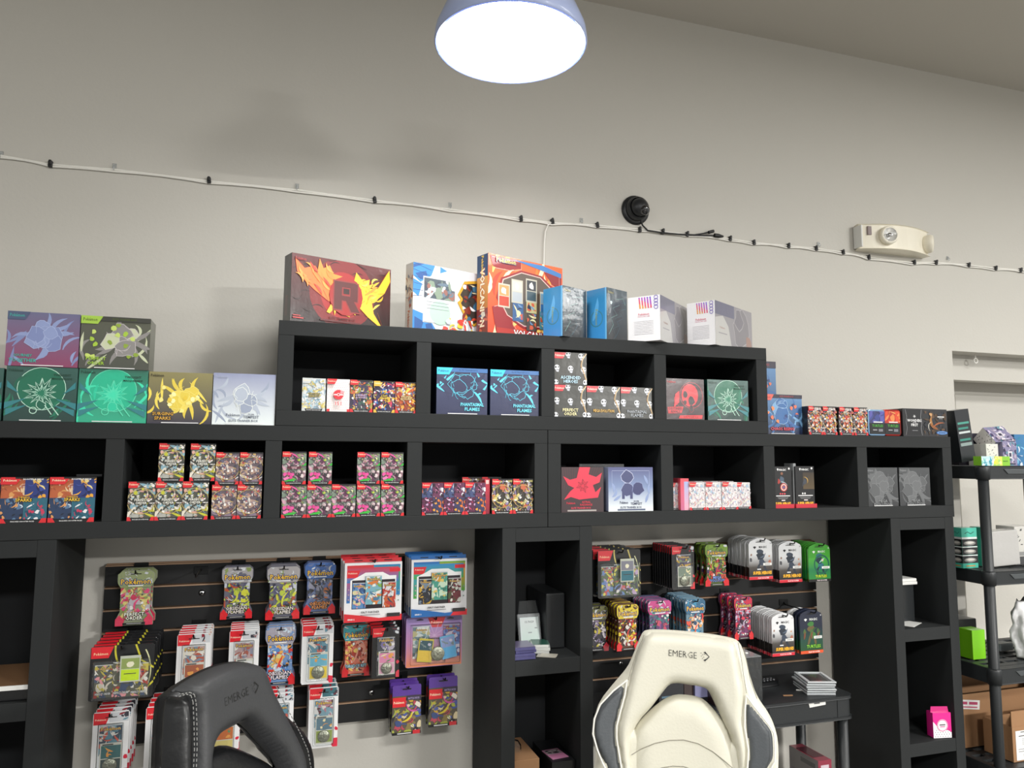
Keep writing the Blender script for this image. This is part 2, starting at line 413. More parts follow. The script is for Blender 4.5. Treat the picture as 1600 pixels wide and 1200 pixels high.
for i, (x, y) in enumerate(clipx):
    p = U(x, y, WY)
    lb = 'small black cable clip, '+where[i]
    if c0 is None:
        c0 = MB().box(-.006, .006, -.014, 0, -.010, .010, CABLEB).box(-.004, .004, -.017, -.012, -.003, .012, CABLEB).build('cable_clip', bevel=.002); c0.location = p
        tag(c0, lb, 'clip', 'black cable clips')
    else:
        o = c0.copy(); COL.objects.link(o); o.location = p; o['label'] = lb; o.rotation_euler = (0, rr.uniform(-.2, .2), 0)
for i, (x, y) in enumerate([(2, 243), (179, 262), (464, 293), (703, 322), (908, 346), (1278, 383), (1480, 405)]):
    p = U(x, y, WY)
    m = MB().box(-.006, .006, -.004, 0, -.004, .012, CLEARF); m.tube([(0, -.004, .006), (0, -.012, .002), (0, -.014, -.006), (0, -.008, -.010)], .0018, CLEARF, 6)
    tag(m.build('adhesive_hook', loc=p), 'tiny clear adhesive hook above the cable, '+['at the left edge', 'between the first two clips', 'between second and third clip', 'left of the cable branch', 'left of the dome camera', 'left of the emergency light', 'right of the emergency light'][i], 'hook', 'clear adhesive hooks')
p = U(1524, 556, .40)
t = thing('ring_hook', 'white ring hook hanging at the top of the wall recess', 'hook', (p.x, .40, RZ))
MB().tube([(0, 0, .001), (0, 0, -.018)], .003, CABLEW).build('stem', t)
MB().tube([(.011*math.sin(a*.5236), 0, -.029-.011*math.cos(a*.5236+math.pi)) for a in range(13)], .003, CABLEW).build('ring', t)

# dome camera
p = U(992, 329, WY)
t = thing('dome_camera', 'black dome security camera mounted on the wall', 'camera', p)
CAMB = mat('black_camera_housing', '#1b1d20', .4); LENS = mat('camera_lens_glass', '#0a0b10', .08, 0, 1)
MB().lathe([(.001, .012), (.050, .012), (.058, .006), (.058, 0)], CAMB, 36, axis='y').build('base_plate', t)
MB().lathe([(.046, .010), (.047, .022), (.045, .034), (.040, .040)], CAMB, 36, axis='y').build('collar', t)
s = MB().lathe([(.036*math.cos(a*math.pi/16)+.0003, .038+.030*math.sin(a*math.pi/16)) for a in range(8, -1, -1)], CAMB, 36, axis='y').build('ball', t)
MB().lathe([(.001, .043), (.014, .042), (.018, .038), (.020, .025)], LENS, 24, o=(0, 0, 0), axis='y').build('lens', t, loc=(.004, -.034, -.004), rot=(math.radians(25), 0, math.radians(15)))
MB().tube([(.0, -.012, .045), (.0, -.016, .052)], .004, CAMB).build('screw', t)
m = MB(); bp_ = [(1001, 343), (1004, 352), (1012, 360), (1034, 363.5), (1060, 366), (1085, 367), (1098, 365), (1108, 362.5), (1112, 361.5)]
q = [U(a, b, WY-.012) for a, b in bp_]
t = thing('camera_cable', 'black cable with two plugs running from the dome camera', 'cable', q[3])
m.tube([v-q[3] for v in q], [.0032]*6+[.003]*3, CABLEB); m.tube([U(a, b, WY-.011)-q[3] for a, b in [(1034, 364), (1070, 367), (1100, 368), (1120, 368)]], .0028, CABLEB); m.build('wire', t)
MB().tube([U(1107, 363, WY-.014)-q[3], U(1115, 361, WY-.014)-q[3]], .0062, CABLEB).build('plug', t)
MB().tube([U(1116, 367.5, WY-.014)-q[3], U(1122, 368.5, WY-.014)-q[3], U(1130, 369.5, WY-.014)-q[3]], [.008, .009, .004], CABLEB).build('plug', t)

# emergency light
p = U(1387, 380, WY)
EM = mat('cream_plastic_housing', '#f0ead8', .4); EMD = mat('lamp_reflector', '#f4f4f0', .1, .4, .8)
t = thing('emergency_light', 'cream twin-head emergency light on the wall', 'emergency light', p)
w2 = .19
pl = [(-w2*.93, 0)]+[(-w2+2*w2*i/14, -.014-.066*math.sin(math.pi*(.10+.8*i/14))) for i in range(15)]+[(w2*.98, 0)]
MB().prism(pl, -.052, .055, EM, 'z').build('housing', t, bevel=.006, seg=3)
MB().box(-w2+.001, -w2+.008, -.05, -.004, -.045, .05, WHITEP).build('side_plate', t)
MB().box(-.158, -.140, -.0560, -.040, .008, .045, mat('grey_rating_sticker', '#8d7f7f', .5)).build('sticker', t)
for (dx, dz, ang) in ((-.075, .004, -.25), (.170, -.002, .9)):
    l = MB().lathe([(.001, -.034), (.022, -.028), (.034, -.014), (.040, .002), (.040, .012), (.036, .020), (.030, .018)], EM, 30, axis='y').build('lamp_head', t, loc=(dx, -.078 if dx < 0 else -.050, dz), rot=(0, 0, ang))
    MB().lathe([(.031, .017), (.022, .010), (.008, .006), (.001, .006)], EMD, 30, axis='y').lathe([(.001, .018), (.008, .017), (.010, .008)], CHROME, 16, axis='y').build('reflector', l)
# ================================================================== BOX DESIGNS (flat print)
def etb(w, h, top, bot, line, fill, title, tcol, tab=None, tabc=None, pos='bl', strip=None, n=11, seed=1, inner=None, foot='#e8e8e8', orb=None, extra=None, mr=.3, mx=.5, my=.52, tout=None):
    a = Art(w, h, seed); a.grad(0, 0, 1, 1, top, bot)
    R = a.R
    if orb: a.circ(orb[0], orb[1], orb[2], orb[3], 26); a.ring(orb[0], orb[1], orb[2], .01, line, 26)
    for i in range(9):
        x = R.choice((R.uniform(0, .25), R.uniform(.75, 1))); a.swoosh(x, R.uniform(.1, .85), R.uniform(.2, .45), R.uniform(.5, 2.6), .022, inner or line if i % 3 else fill)
    if orb: a.motif(mx, my, mr, fill, line, n, .012, inner); a.blob(mx, my-.22, mr*.4, fill, 8, .4, 1, line, .01)
    if orb:
        a.stroke([(.56, .30), (.66, .13)], .014, line); a.stroke([(.62, .34), (.76, .12)], .014, line); a.ring(.40, .2, .05, .012, line, 12)
        for q in ((.0, .22, .3, .42), (.02, .1, .32, .3), (1, .22, .7, .42), (.98, .1, .68, .3), (.02, .62, .2, .5), (.98, .62, .8, .5)): a.poly([(q[0], q[1]), (q[0], q[1]+.12), (q[2], q[3])], '#2f7f86')
    else: a.cluster(mx, my, mr*1.25, fill, line, inner, 8)
    if extra:
        for e in range(14): a.blob(R.uniform(.1, .9), R.uniform(.2, .85), .05, R.choice(extra), 7, .5)
    if strip: a.rect(0, .91, 1, 1, strip)
    if tab: a.poly([(0, .85), (.24, .85), (.31, 1), (0, 1)], tab); a.text('Pokémon', .13, .93, .06, tabc or '#e8e0c0', .2)
    else: a.text('Pokémon', .13, .93, .055, tabc or line, .2)
    if strip: a.text('ELITE TRAINER BOX', .62, .955, .035, tabc or line, .4)
    if pos == 'bl':
        for i, s in enumerate(title): a.text(s, .24, .19-.085*i, .065, tcol, .42, tout)
    elif pos == 'br':
        for i, s in enumerate(title): a.text(s, .7, .22-.1*i, .075, tcol, .46, tout or '#20405a')
    elif pos == 'tr':
        for i, s in enumerate(title): a.text(s, .78, .86-.07*i, .045, tcol, .38)
    elif pos == 'c':
        a.text('Pokémon', .33, .19, .055, tcol, .22); a.text(title[0], .62, .205, .03, tcol, .3); a.text(title[1], .62, .155, .055, tcol, .34)
        a.text('ELITE TRAINER BOX', .5, .08, .045, tcol, .7)
    elif pos == 'cb':
        for i, s in enumerate(title): a.text(s, .5, .14-.09*i, .08, tcol, .7, tout or '#20102a')
    a.rect(.22, .012, .8, .028, foot)
    return a
def bundle(w, h, pal, title, tcol='#f4f0e0', seed=1, base='#2a2a2e', red='#d8262e', size=.22, n=46, black=True, quad=None, ring=False):
    a = Art(w, h, seed); a.rect(0, 0, 1, 1, base)
    if quad:
        for k, c in enumerate(quad):
            x0, y0 = (0, .5)[k % 2], (.52, .08)[k//2]; a.cl = (x0, y0, x0+.5, y0+.46); a.rect(0, 0, 1, 1, c[0]); a.busy(x0, y0, x0+.5, y0+.46, c, 30, size*.5)
        a.cl = (0, 0, 1, 1)
    else: a.busy(0, .08, 1, .97, pal, n, size); a.busy(0, .08, 1, .97, pal+['#ece8e4'], n*2, size*.42)
    if ring: a.ring(.5, .5, .52, .02, '#c9b06a', 24)
    a.poly([(0, .84), (.32, .84), (.44, 1), (0, 1)], red); a.text('Pokémon', .19, .93, .05, '#f6e2c0', .32)
    if black: a.rect(.3, .965, 1, 1, '#151515')
    if title:
        for i, s in enumerate(title): a.text(s, .5, .53-.075*i, .062, tcol, .76, '#1c1c1c')
    a.rect(0, 0, 1, .07, '#17171a'); a.poly([(0, 0), (.16, 0), (.1, .1), (0, .1)], red); a.poly([(1, 0), (.84, 0), (.9, .1), (1, .1)], red)
    a.text('INCLUDES 6 BOOSTER PACKS', .5, .035, .026, '#f0f0f0', .6)
    return a
DARKS = {}
def side(hexc, r=.3):
    return mat('card_'+hexc.strip('#'), hexc, r, 0, .4)
def carton(label, X0, w, z, h, Y, d, col, art, rz=0., group=None, top=None, name='card_box', wrap=True, sideart=None, cat='box'):
    t = thing(name, label, cat, (X0, Y, z), rz, group)
    MB().box(0, w, 0, d, .0004, h, side(col)).build('carton', t, bevel=min(.0016, w*.02))
    if art: art.build('printed_front', t, PW if wrap else PR)
    if sideart:  # print on the left side, seen from -x
        sideart.build('printed_side', t, PW if wrap else PR, loc=(0, d, 0), rot=(0, 0, -math.pi/2))
    if top: MB().box(.002, w-.002, .002, d-.002, h, h+.0006, side(top)).build('printed_top', t)
    return t
def place(x0, x1, yt, z, Y):
    ym = yt+25; X0 = U(x0, ym, Y).x; X1 = U(x1, ym, Y).x; return X0, X1-X0, U((x0+x1)/2, yt, Y).z-z
def row(spec, z, Y, d, design, col, labels, group, name='booster_box', jit=.002, **k):
    L = [place(x0, x1, yt, z if len(r) == 0 else r[0], Y) for x0, x1, yt, *r in spec]
    w = sum(l[1] for l in L)/len(L); h = sum(l[2] for l in L)/len(L); p = None; R = random.Random(len(spec)*7+int(w*1e4))
    out = []
    for (x0, x1, yt, *r), l, lb in zip(spec, L, labels):
        zz = z if not r else r[0]; X = l[0]+(l[1]-w)/2; yy = Y+R.uniform(0, jit)
        if p is None: p = carton(lb, X, w-.0006, zz, h-.0004, yy, d, col, design(w-.0006, h-.0004), 0, group, name=name, **k); K = tree(p); out.append(p)
        else: out.append(dup(p, (X, yy, zz), lb, R.uniform(-.006, .006), K))
    return out, h
T_ = dict(name='collector_box')
# ---------------- top of the long shelf, left stack
def place1(x0, x1, yt, z, Y, d, col, fn, label, group=None, **k):
    X, w, h = place(x0, x1, yt, z, Y); a = fn(w, h)
    return carton(label, X, w, z, h, Y, d, col, a, k.pop('rz', 0.), group, name=k.pop('name', 'collector_box'), **k), h
masq = lambda s, br=0: (lambda w, h: etb(w, h, '#2f5a52' if not br else '#2c6a58', '#1d3d38' if not br else '#2fae8a', '#bfe8d4' if not br else '#5fe0b8', '#11604a' if not br else '#25c9a0', ['TWILIGHT', 'MASQUERADE'], '#12402f', None, '#1c4436', 'tr', None, 13, s, '#1b7a5c' if not br else '#3fe0b4', orb=(.5, .6, .34, '#0f6b50' if not br else '#1fb890'), mr=.24))
_, h1 = place1(-106, 5, 573, ZT, .004, .09, '#16352f', masq(3), 'green trading card box cut off by the left picture edge', name='collector_box')
_, h1 = place1(9, 121, 573.5, ZT, .006, .09, '#16352f', masq(5), 'dark green card box at bottom left of the stack, white-outlined leaf burst')
h2 = h1
place1(122.5, 231, 577, ZT, .008, .09, '#1a5044', masq(6, 1), 'bright turquoise card box, bottom row under the olive box')
place1(232, 332, 582, ZT, .008, .09, '#55503c', lambda w, h: etb(w, h, '#8d8556', '#3a3644', '#f3e27a', '#e8cf4e', ['SURGING', 'SPARKS'], '#d8a53a', None, '#3a3520', 'bl', None, 9, 8, '#f2dc60', extra=['#f6e98a', '#e8c93e', '#fff6b0'], mr=.26, mx=.55, tout='#2a1a14'), 'grey and yellow card box with sparkling gold print on the long shelf')
place1(333, 430.5, 584, ZT, .006, .09, '#b9c0d2', lambda w, h: etb(w, h, '#8f95b4', '#e6eeee', '#eef2ee', '#b3bccb', ['SILVER', 'TEMPEST'], '#6c7482', None, '#a8aec4', 'c', None, 9, 9, '#99a3b8', mr=.26), 'pale silver-blue card box beside the topmost cubby unit')
place1(11, 125, 488.5, ZT+h1+.001, .004, .09, '#4f4560', lambda w, h: etb(w, h, '#6c6c8e', '#8c3f63', '#a9b6dc', '#8f9dca', ['JOURNEY', 'TOGETHER'], '#2fb3a4', '#4b5878', '#37a89e', 'bl', None, 8, 12, '#7f8cbc', mr=.27, mx=.52, my=.55), 'purple to magenta card box on top of the dark green box')
place1(126, 235, 495.5, ZT+h1+.001, .004, .09, '#4c5040', lambda w, h: etb(w, h, '#56584a', '#4a4c44', '#c9c2c4', '#8d8a88', ['PERFECT', 'ORDER'], '#9cc43a', '#a6cc4a', '#4a5a1e', 'bl', '#3b3c36', 6, 14, '#c9cfae', extra=['#a6c83c', '#c8dc70', '#8fa83a'], mr=.3, mx=.6, my=.58), 'olive green wrapped card box on top of the turquoise box')

# ---------------- top of the topmost unit: turned boxes, seen from the left
def turned(label, x0, x1, yt, Yl, ang, d, col, fn, sidefn=None, name='collector_box', wrap=True, top=None, z=ZTOP+.0005, w=None):
    P = U(x0, yt+60, Yl); h = U(x0, yt, Yl).z-z
    v = ray(x1, yt+40); c, s = math.cos(ang), math.sin(ang)     # P + w*(c,s) hits the ray
    if w is None:
        t_ = (P.x*s-(P.y-CY)*c)/(v.x*s-v.y*c); w = (v.x*t_-P.x)/c
    a = fn(w, h); sa = sidefn(d, h) if sidefn else None
    return carton(label, P.x, w, z, h, Yl, d, col, a, ang, None, top, name, wrap, sa)
def rocket(w, h):
    a = Art(w, h, 21); a.grad(0, 0, 1, 1, '#5a1518', '#14090b'); a.circ(.5, .5, .33, '#7c1418', 24); a.circ(.5, .48, .22, '#a51a1c', 24)
    for i in range(40): a.swoosh(a.R.random(), a.R.random(), .12, a.R.uniform(-.4, .4), .004, '#2a0c0e')
    for L, c1, c2 in (([(.03, .93), (.12, .80), (.22, .86), (.27, .74), (.36, .80), (.36, .66), (.44, .62), (.44, .38), (.36, .36), (.22, .50), (.12, .62), (.05, .74)], '#ee7a34', '#e2502c'),
                      ([(.60, .66), (.63, .86), (.70, .74), (.77, .78), (.76, .64), (.86, .66), (.98, .98), (.99, .80), (.93, .60), (.86, .50), (.80, .42), (.82, .26), (.93, .02), (.76, .20), (.66, .34), (.58, .36)], '#f4c92c', '#eda22a')):
        a.poly(L, c1); a.stroke(L+[L[0]], .004, c2)
        cx = sum(p[0] for p in L)/len(L); cy = sum(p[1] for p in L)/len(L)
        for p in L[::2]: a.stroke([((p[0]+cx)/2, (p[1]+cy)/2), p], .003, '#8a3a18')
    a.poly([(.26, .98), (.3, .84), (.36, .9), (.4, .78), (.5, .76), (.42, .62), (.3, .66), (.24, .76)], '#f09038')
    a.poly([(.38, .32), (.34, .2), (.37, .18), (.41, .25), (.42, .16), (.45, .3)], '#f3b838'); a.poly([(.54, .3), (.53, .18), (.57, .16), (.58, .24), (.63, .2), (.62, .32)], '#f3c838')
    for i in range(16): a.swoosh(a.R.uniform(.08, .4), a.R.uniform(.5, .85), .12, 2.3, .012, a.R.choice(['#f3a04a', '#d8432a', '#f08a3a'])); a.swoosh(a.R.uniform(.62, .92), a.R.uniform(.35, .8), .10, .7, .010, a.R.choice(['#f8e05a', '#e8952a', '#f4b82c']))
    a.ell(.53, .47, .17, .30, '#a31c1b')
    for gg, cc in ((.012, '#8a2a2a'), (0, '#541618')):
        for q in ([(.41, .26), (.485, .26), (.485, .68), (.41, .68)], [(.41, .60), (.62, .60), (.62, .68), (.41, .68)], [(.57, .44), (.645, .44), (.645, .66), (.62, .68), (.57, .68)], [(.41, .40), (.645, .40), (.645, .47), (.41, .47)], [(.52, .42), (.60, .42), (.67, .24), (.585, .24)]):
            mx_ = sum(p[0] for p in q)/len(q); my_ = sum(p[1] for p in q)/len(q); a.poly([(x+gg*(1 if x > mx_ else -1), y+gg*1.6*(1 if y > my_ else -1)) for x, y in q], cc)
    a.rect(.50, .50, .56, .58, '#2a0c0e')
    a.text('Pokémon', .08, .93, .05, '#a8262a', .1); a.rect(.02, .05, .12, .07, '#b42a2c'); a.rect(.02, .085, .09, .10, '#b42a2c')
    a.rect(.28, .06, .68, .085, '#5a1416'); a.text('ELITE TRAINER BOX', .5, .12, .035, '#5a1416', .4)
    return a
A23 = math.radians(20)
turned('wide black and red card box, large R over orange and yellow flames', 454.4, 610.5, 394, .004, A23, .055, '#151315', rocket,
       lambda d, h: (lambda a: (a.grad(0, 0, 1, 1, '#33343a', '#1c1c20'), a.rect(.25, .1, .6, .4, '#4a2a2c'), a)[-1])(Art(d, h, 3)), 'gift_box')
def legend(w, h):
    a = Art(w, h, 31); a.rect(0, 0, 1, 1, '#cfd2d6')
    for q in ([(0, 1), (.24, 1), (.2, .84), (.08, .72), (0, .8)], [(0, .76), (.1, .7), (.06, .5), (0, .56)], [(0, .3), (.16, .24), (.28, 0), (0, 0)], [(.3, 1), (.38, .95), (.3, .9)]):
        a.poly(q, '#2f7fc4')
    for q in ([(0, .92), (.12, 1), (.05, 1), (0, .97)], [(.02, .84), (.14, .9), (.16, .8), (.08, .76)], [(.02, .2), (.12, .14), (.1, .04), (.02, .02)], [(.14, .1), (.2, .14), (.24, .02), (.16, 0)]): a.poly(q, '#1d4f8e')
    for i in range(6): a.stroke([(0, 1-.1*i), (.2-.02*i, .92-.08*i)], .004, '#173a66')
    a.rect(.11, .13, .48, .82, '#c8ccd0'); a.rect(.12, .50, .47, .80, '#43505a'); a.busy(.12, .50, .47, .80, ['#5b6f80', '#8b5b52', '#c9cfd4', '#3b4250', '#7a8c7a'], 26, .07)
    a.rect(.12, .14, .47, .48, '#cdd3d0'); a.circ(.3, .3, .12, '#a9cdb6', 20)
    for i in range(3): a.rect(.15, .44-.05*i, .40, .45-.05*i, '#7d848a')
    a.poly([(.50, .62), (.58, .84), (.80, .90), (.86, .84), (.86, .34), (.70, .16), (.60, .26), (.5, .5), (.54, .55)], '#c99a2e'); a.poly([(.53, .62), (.60, .80), (.80, .86), (.84, .80), (.84, .36), (.70, .20), (.62, .30), (.54, .5), (.57, .56)], '#3a3430')
    a.busy(.56, .24, .82, .80, ['#c1452e', '#d8c8a0', '#3f6a86', '#7a2d22', '#24262c', '#e0e0e0'], 30, .07)
    a.poly([(.7, 0), (.8, .12), (1, .18), (1, 0)], '#22355c'); a.text('JOHTO', .86, .06, .08, '#f0f0f0', .22, '#22355c'); a.text('LEGENDS', .84, .88, .05, '#38506a', .2)
    a.busy(.30, .0, .68, .24, ['#f0f0f0', '#e0c23a', '#c93f34', '#f6f6f6', '#b7bcc6'], 18, .06)
    return a
def volc(w, h):
    a = Art(w, h, 41); a.grad(0, 0, 1, 1, '#e9632a', '#c8401f')
    for i in range(26): a.swoosh(a.R.random(), a.R.random(), .3, 1.2, .025, a.R.choice(['#f6a43a', '#f8d070', '#ee7a2a', '#fbe6b4', '#d23a20']))
    for q in ([(.02, .98), (.42, .98), (.42, .88), (.28, .84), (.06, .84)], [(.72, .92), (.98, .9), (.98, .7), (.84, .76)], [(.05, .34), (.2, .4), (.36, .06), (.1, .04)]):
        a.poly(q, '#8c1c22'); a.stroke([((x-.5)*.94+.5, (y-.5)*.97+.5) for x, y in q], .006, '#e9a8a0')
    a.poly([(.30, .98), (.72, .98), (.98, .92), (.98, .86), (.6, .93)], '#3a78b8')
    hx = [(.10, .46), (.16, .72), (.42, .86), (.70, .84), (.92, .66), (.92, .36), (.74, .14), (.46, .12), (.22, .24)]
    a.poly(hx, '#8c1c22'); a.poly([((x-.5)*.93+.5, (y-.5)*.93+.5) for x, y in hx], '#d8b8b0'); a.poly([((x-.5)*.90+.5, (y-.5)*.90+.5) for x, y in hx], '#56493f')
    for x, y, c1, c2 in ((.2, .50, '#d89058', '#b8402c'), (.37, .58, '#c8c8b8', '#a8aeb4'), (.56, .62, '#30343c', '#42545c'), (.75, .48, '#88b0cc', '#3f78b4')):
        a.rect(x-.075, y-.15, x+.075, y+.15, '#b8b4a4'); a.rect(x-.062, y-.0, x+.062, y+.13, c1); a.rect(x-.062, y-.13, x+.062, y-.01, c2); a.blob(x, y+.06, .045, '#e8e4d8', 8)
    for x, y, c in ((.38, .30, '#3a5a86'), (.56, .34, '#b8b080'), (.74, .24, '#4a8a9a'), (.56, .20, '#4c4038')): a.rect(x-.07, y-.1, x+.07, y+.13, c); a.busy(x-.06, y-.09, x+.06, y+.12, ['#d8d0a0', '#6a8ab0', '#2a3040', '#c85a3a'], 8, .05)
    a.rect(.10, .0, 1, .09, '#a82a20'); a.text('VOLCANION', .58, .05, .08, '#f4efe8', .72, '#7a1616')
    a.text('Pokémon', .22, .94, .06, '#f2c84a', .26, '#2a3f7a')
    return a
def vside(d, h):
    a = Art(d, h, 5); a.grad(0, 0, 1, 1, '#d8a03a', '#b05a30'); a.rect(0, .72, 1, 1, '#2a4468'); a.rect(0, 0, 1, .32, '#7a2a2c')
    a.text('VOLCANION', .5, .5, .16, '#f4e6c8', .9, rot=-1.57, bold=.02) if False else a.text('VOLCANION', .5, .46, .10, '#f4e6c8', None, '#a8321e', rot=-math.pi/2, bold=.04)
    a.text('Pokémon', .5, .86, .05, '#f2c84a', None, rot=-math.pi/2); a.busy(0, 0, 1, .28, ['#5a3a4a', '#c85a3a', '#d8d0c0', '#3a5a86'], 10, .3); return a
turned('white and blue boxed card set with windows, left of the orange set', 645, 778, 409, .03, A23, .045, '#d8d8d6', legend,
       lambda d, h: (lambda a: (a.rect(0, 0, 1, 1, '#dcdcda'), a.busy(0, .3, 1, .85, ['#c89a90', '#8a9ab0', '#3f5f86', '#d8d0c8', '#a8605a'], 20, .3), a.text('Pokémon', .5, .14, .06, '#c86a3a', None, rot=-math.pi/2), a)[-1])(Art(d, h, 3)), 'gift_box', False)
turned('tall orange and red boxed card set with hexagonal window', 762.4, 878.6, 395, .022, A23, .06, '#c85a2c', volc, vside, 'gift_box', False)
def blueb(w, h):
    a = Art(w, h, 51); a.grad(0, 0, 1, 1, '#3a4a54', '#141a20')
    for i in range(5): a.stroke([(.02+.05*i, .2), (.2+.06*i, .9)], .004, '#56707c')
    z = [(.1, .1), (.32, .3), (.2, .42), (.5, .5), (.3, .62), (.62, .70), (.44, .80), (.8, .84), (.9, .72)]
    a.stroke(z, .012, '#7ea9a4'); a.stroke([(x+.3, y-.05) for x, y in z], .012, '#3f5f70'); a.stroke([(x+.1, y-.2) for x, y in z], .009, '#48686e')
    a.text('Pokémon', .2, .92, .05, '#a8a06a', .26); a.blob(.22, .72, .07, '#c8e4ec', 7)
    return a
def blues(d, h):
    a = Art(d, h, 5); a.grad(0, 0, 1, 1, '#2f7fae', '#3f8fd0'); a.ring(.5, .42, .3, .04, '#3f7a8a'); a.swoosh(.5, .6, .9, 1.3, .1, '#5aa4d8'); a.rect(.93, 0, 1, 1, '#6fb4e0'); a.text('Pokémon', .5, .45, .06, '#8a9a5a', None, rot=-math.pi/2); return a
turned('blue-sided black card box directly right of the orange set', 879, 958, 445.5, -.014, math.radians(24), .088, '#16222c', blueb, blues, w=.112)
turned('blue-sided black card box, second right of the orange set', 948, 1030, 448.5, .0, math.radians(24), .088, '#16222c', blueb, blues, w=.105)
def greyb(w, h):
    a = Art(w, h, 61); a.rect(0, 0, 1, 1, '#9d9aa0'); a.rect(0, .70, .5, 1, '#74748a'); a.poly([(0, .62), (.2, .7), (.34, .48), (.42, .0), (0, 0)], '#c9c8c6')
    a.blob(.68, .5, .28, '#8d8a90', 12, .4, 1, '#b8b4ba', .012); a.blob(.62, .7, .16, '#86838c', 9, .5, 1, '#b8b4ba', .01); a.text('Pokémon', .18, .42, .05, '#b89890', .3); a.rect(.08, .28, .3, .30, '#9a98a0')
    a.blob(.9, .2, .12, '#a8887e', 7); return a
def whites(d, h):
    a = Art(d, h, 7); a.rect(0, 0, 1, 1, '#efeef0')
    pal = ['#e8a04a', '#e0577a', '#b04ac0', '#7a5ac8']
    for j in range(7):
        for i in range(5): a.circ(.36+.085*i+.03*j/6, .96-.036*j, .027, pal[min(3, (i+6-j)//3)], 8)
    for i in range(4): a.ring(.88, .95-.07*i, .06, .02, '#7a68b8', 8)
    a.text('Pokémon', .5, .60, .05, '#e08a9a', .55); a.text('TRADING CARD GAME', .5, .55, .02, '#d88aa0', .5)
    for i in range(9): a.rect(.2, .44-.035*i, .8, .447-.035*i, '#c4c2c8')
    return a
turned('white-ended grey card box overhanging the shelf edge, left one of two', 1032, 1075, 460, -.042, math.radians(40), .115, '#e4e3e6', greyb, whites)
turned('white-ended grey card box near the right end of the topmost unit', 1118, 1174.5, 468.6, -.022, math.radians(31), .105, '#e4e3e6', greyb, whites)

# ---------------- top right of the long shelf
chaos = lambda w, h: etb(w, h, '#5f8fc0', '#232a4c', '#a8c8e8', '#3f6ea8', ['CHAOS RISING'], '#e84a5a', '#e8604f', '#a82a30', 'cb', '#2a2438', 9, 15, '#7fb0dc', extra=['#e87a5a', '#f0905a', '#3a5a96', '#284078'], mr=.34)
place1(1189, 1253, 616.5, ZT, .04, .085, '#20243c', chaos, 'blue collector card box right of the topmost unit, standing in front')
b_, hh_ = place1(1156, 1212, 564, ZT, .17, .085, '#20243c', chaos, 'tall navy card box half hidden behind the topmost unit right edge')
sprk = ['#c84a3a', '#e8b84a', '#e0d8d0', '#3a3a44', '#a85a6a', '#d87a5a', '#8a9aa8']
mix4 = lambda w, h: bundle(w, h, sprk, None, seed=17, base='#4a3a3c', quad=None, n=60, size=.24, ring=True)
row([(1262.5, 1284, 635.5), (1284.8, 1306, 635.5), (1310.5, 1332, 635.5), (1332.7, 1354.5, 636)], ZT, .01, .045, mix4, '#1b1b1e',
    ['red and gold booster box on the long shelf, first right of the blue box', 'red and gold booster box on the long shelf, second right of the blue box', 'red and gold booster box on the long shelf, third right of the blue box', 'red and gold booster box on the long shelf, next to the blue tin'], 'red and gold booster boxes on the right shelf top', wrap=False)
def tin(w, h, c1, c2, pal, tcol, label, x0, yt, Y):
    X, ww, hh = place(x0, x0+w, yt, ZT, Y); t = thing('card_tin', label, 'tin', (X, Y, ZT), 0, 'small card tins')
    r = ww*.16; pts = []
    for cx, cz, a0 in ((ww-r, hh-r, 0), (r, hh-r, 90), (r, r, 180), (ww-r, r, 270)):
        for k in range(5): a = math.radians(a0+22.5*k); pts.append((cx+r*math.cos(a), cz+r*math.sin(a)))
    MB().prism(pts, 0, .03, mat('tin_'+c1.strip('#'), c1, .25, .6)).build('tin_body', t, bevel=.002)
    a = Art(ww, hh, 5); a.cl = (.07, .06, .93, .94); a.rect(0, 0, 1, 1, c2); a.busy(0, .5, 1, 1, pal, 16, .25); a.rect(0, 0, 1, .48, '#15171a'); a.cl = (0, 0, 1, 1)
    a.rect(.3, .5, .8, .54, '#e8e8e8'); a.text('TURTLES', .52, .38, .1, tcol, .62, '#0c0c0c'); a.rect(.25, .2, .48, .24, '#9a9aa0'); a.rect(.56, .16, .8, .26, '#7a7a82')
    a.build('printed_front', t, PR); return t
tin(28, 39, '#8fb4d8', '#3a3c6c', ['#3f4a8c', '#5a5aa8', '#2a2c50'], '#4aa83a', 'small rounded tin, blue and purple, right of the red booster boxes', 1356.5, 640, .012)
tin(27, 38, '#a82a24', '#b83428', ['#e88a4a', '#d84a2a', '#f0b060'], '#4aa83a', 'small rounded tin, red and black, beside the black landscape box', 1381, 640, .012)
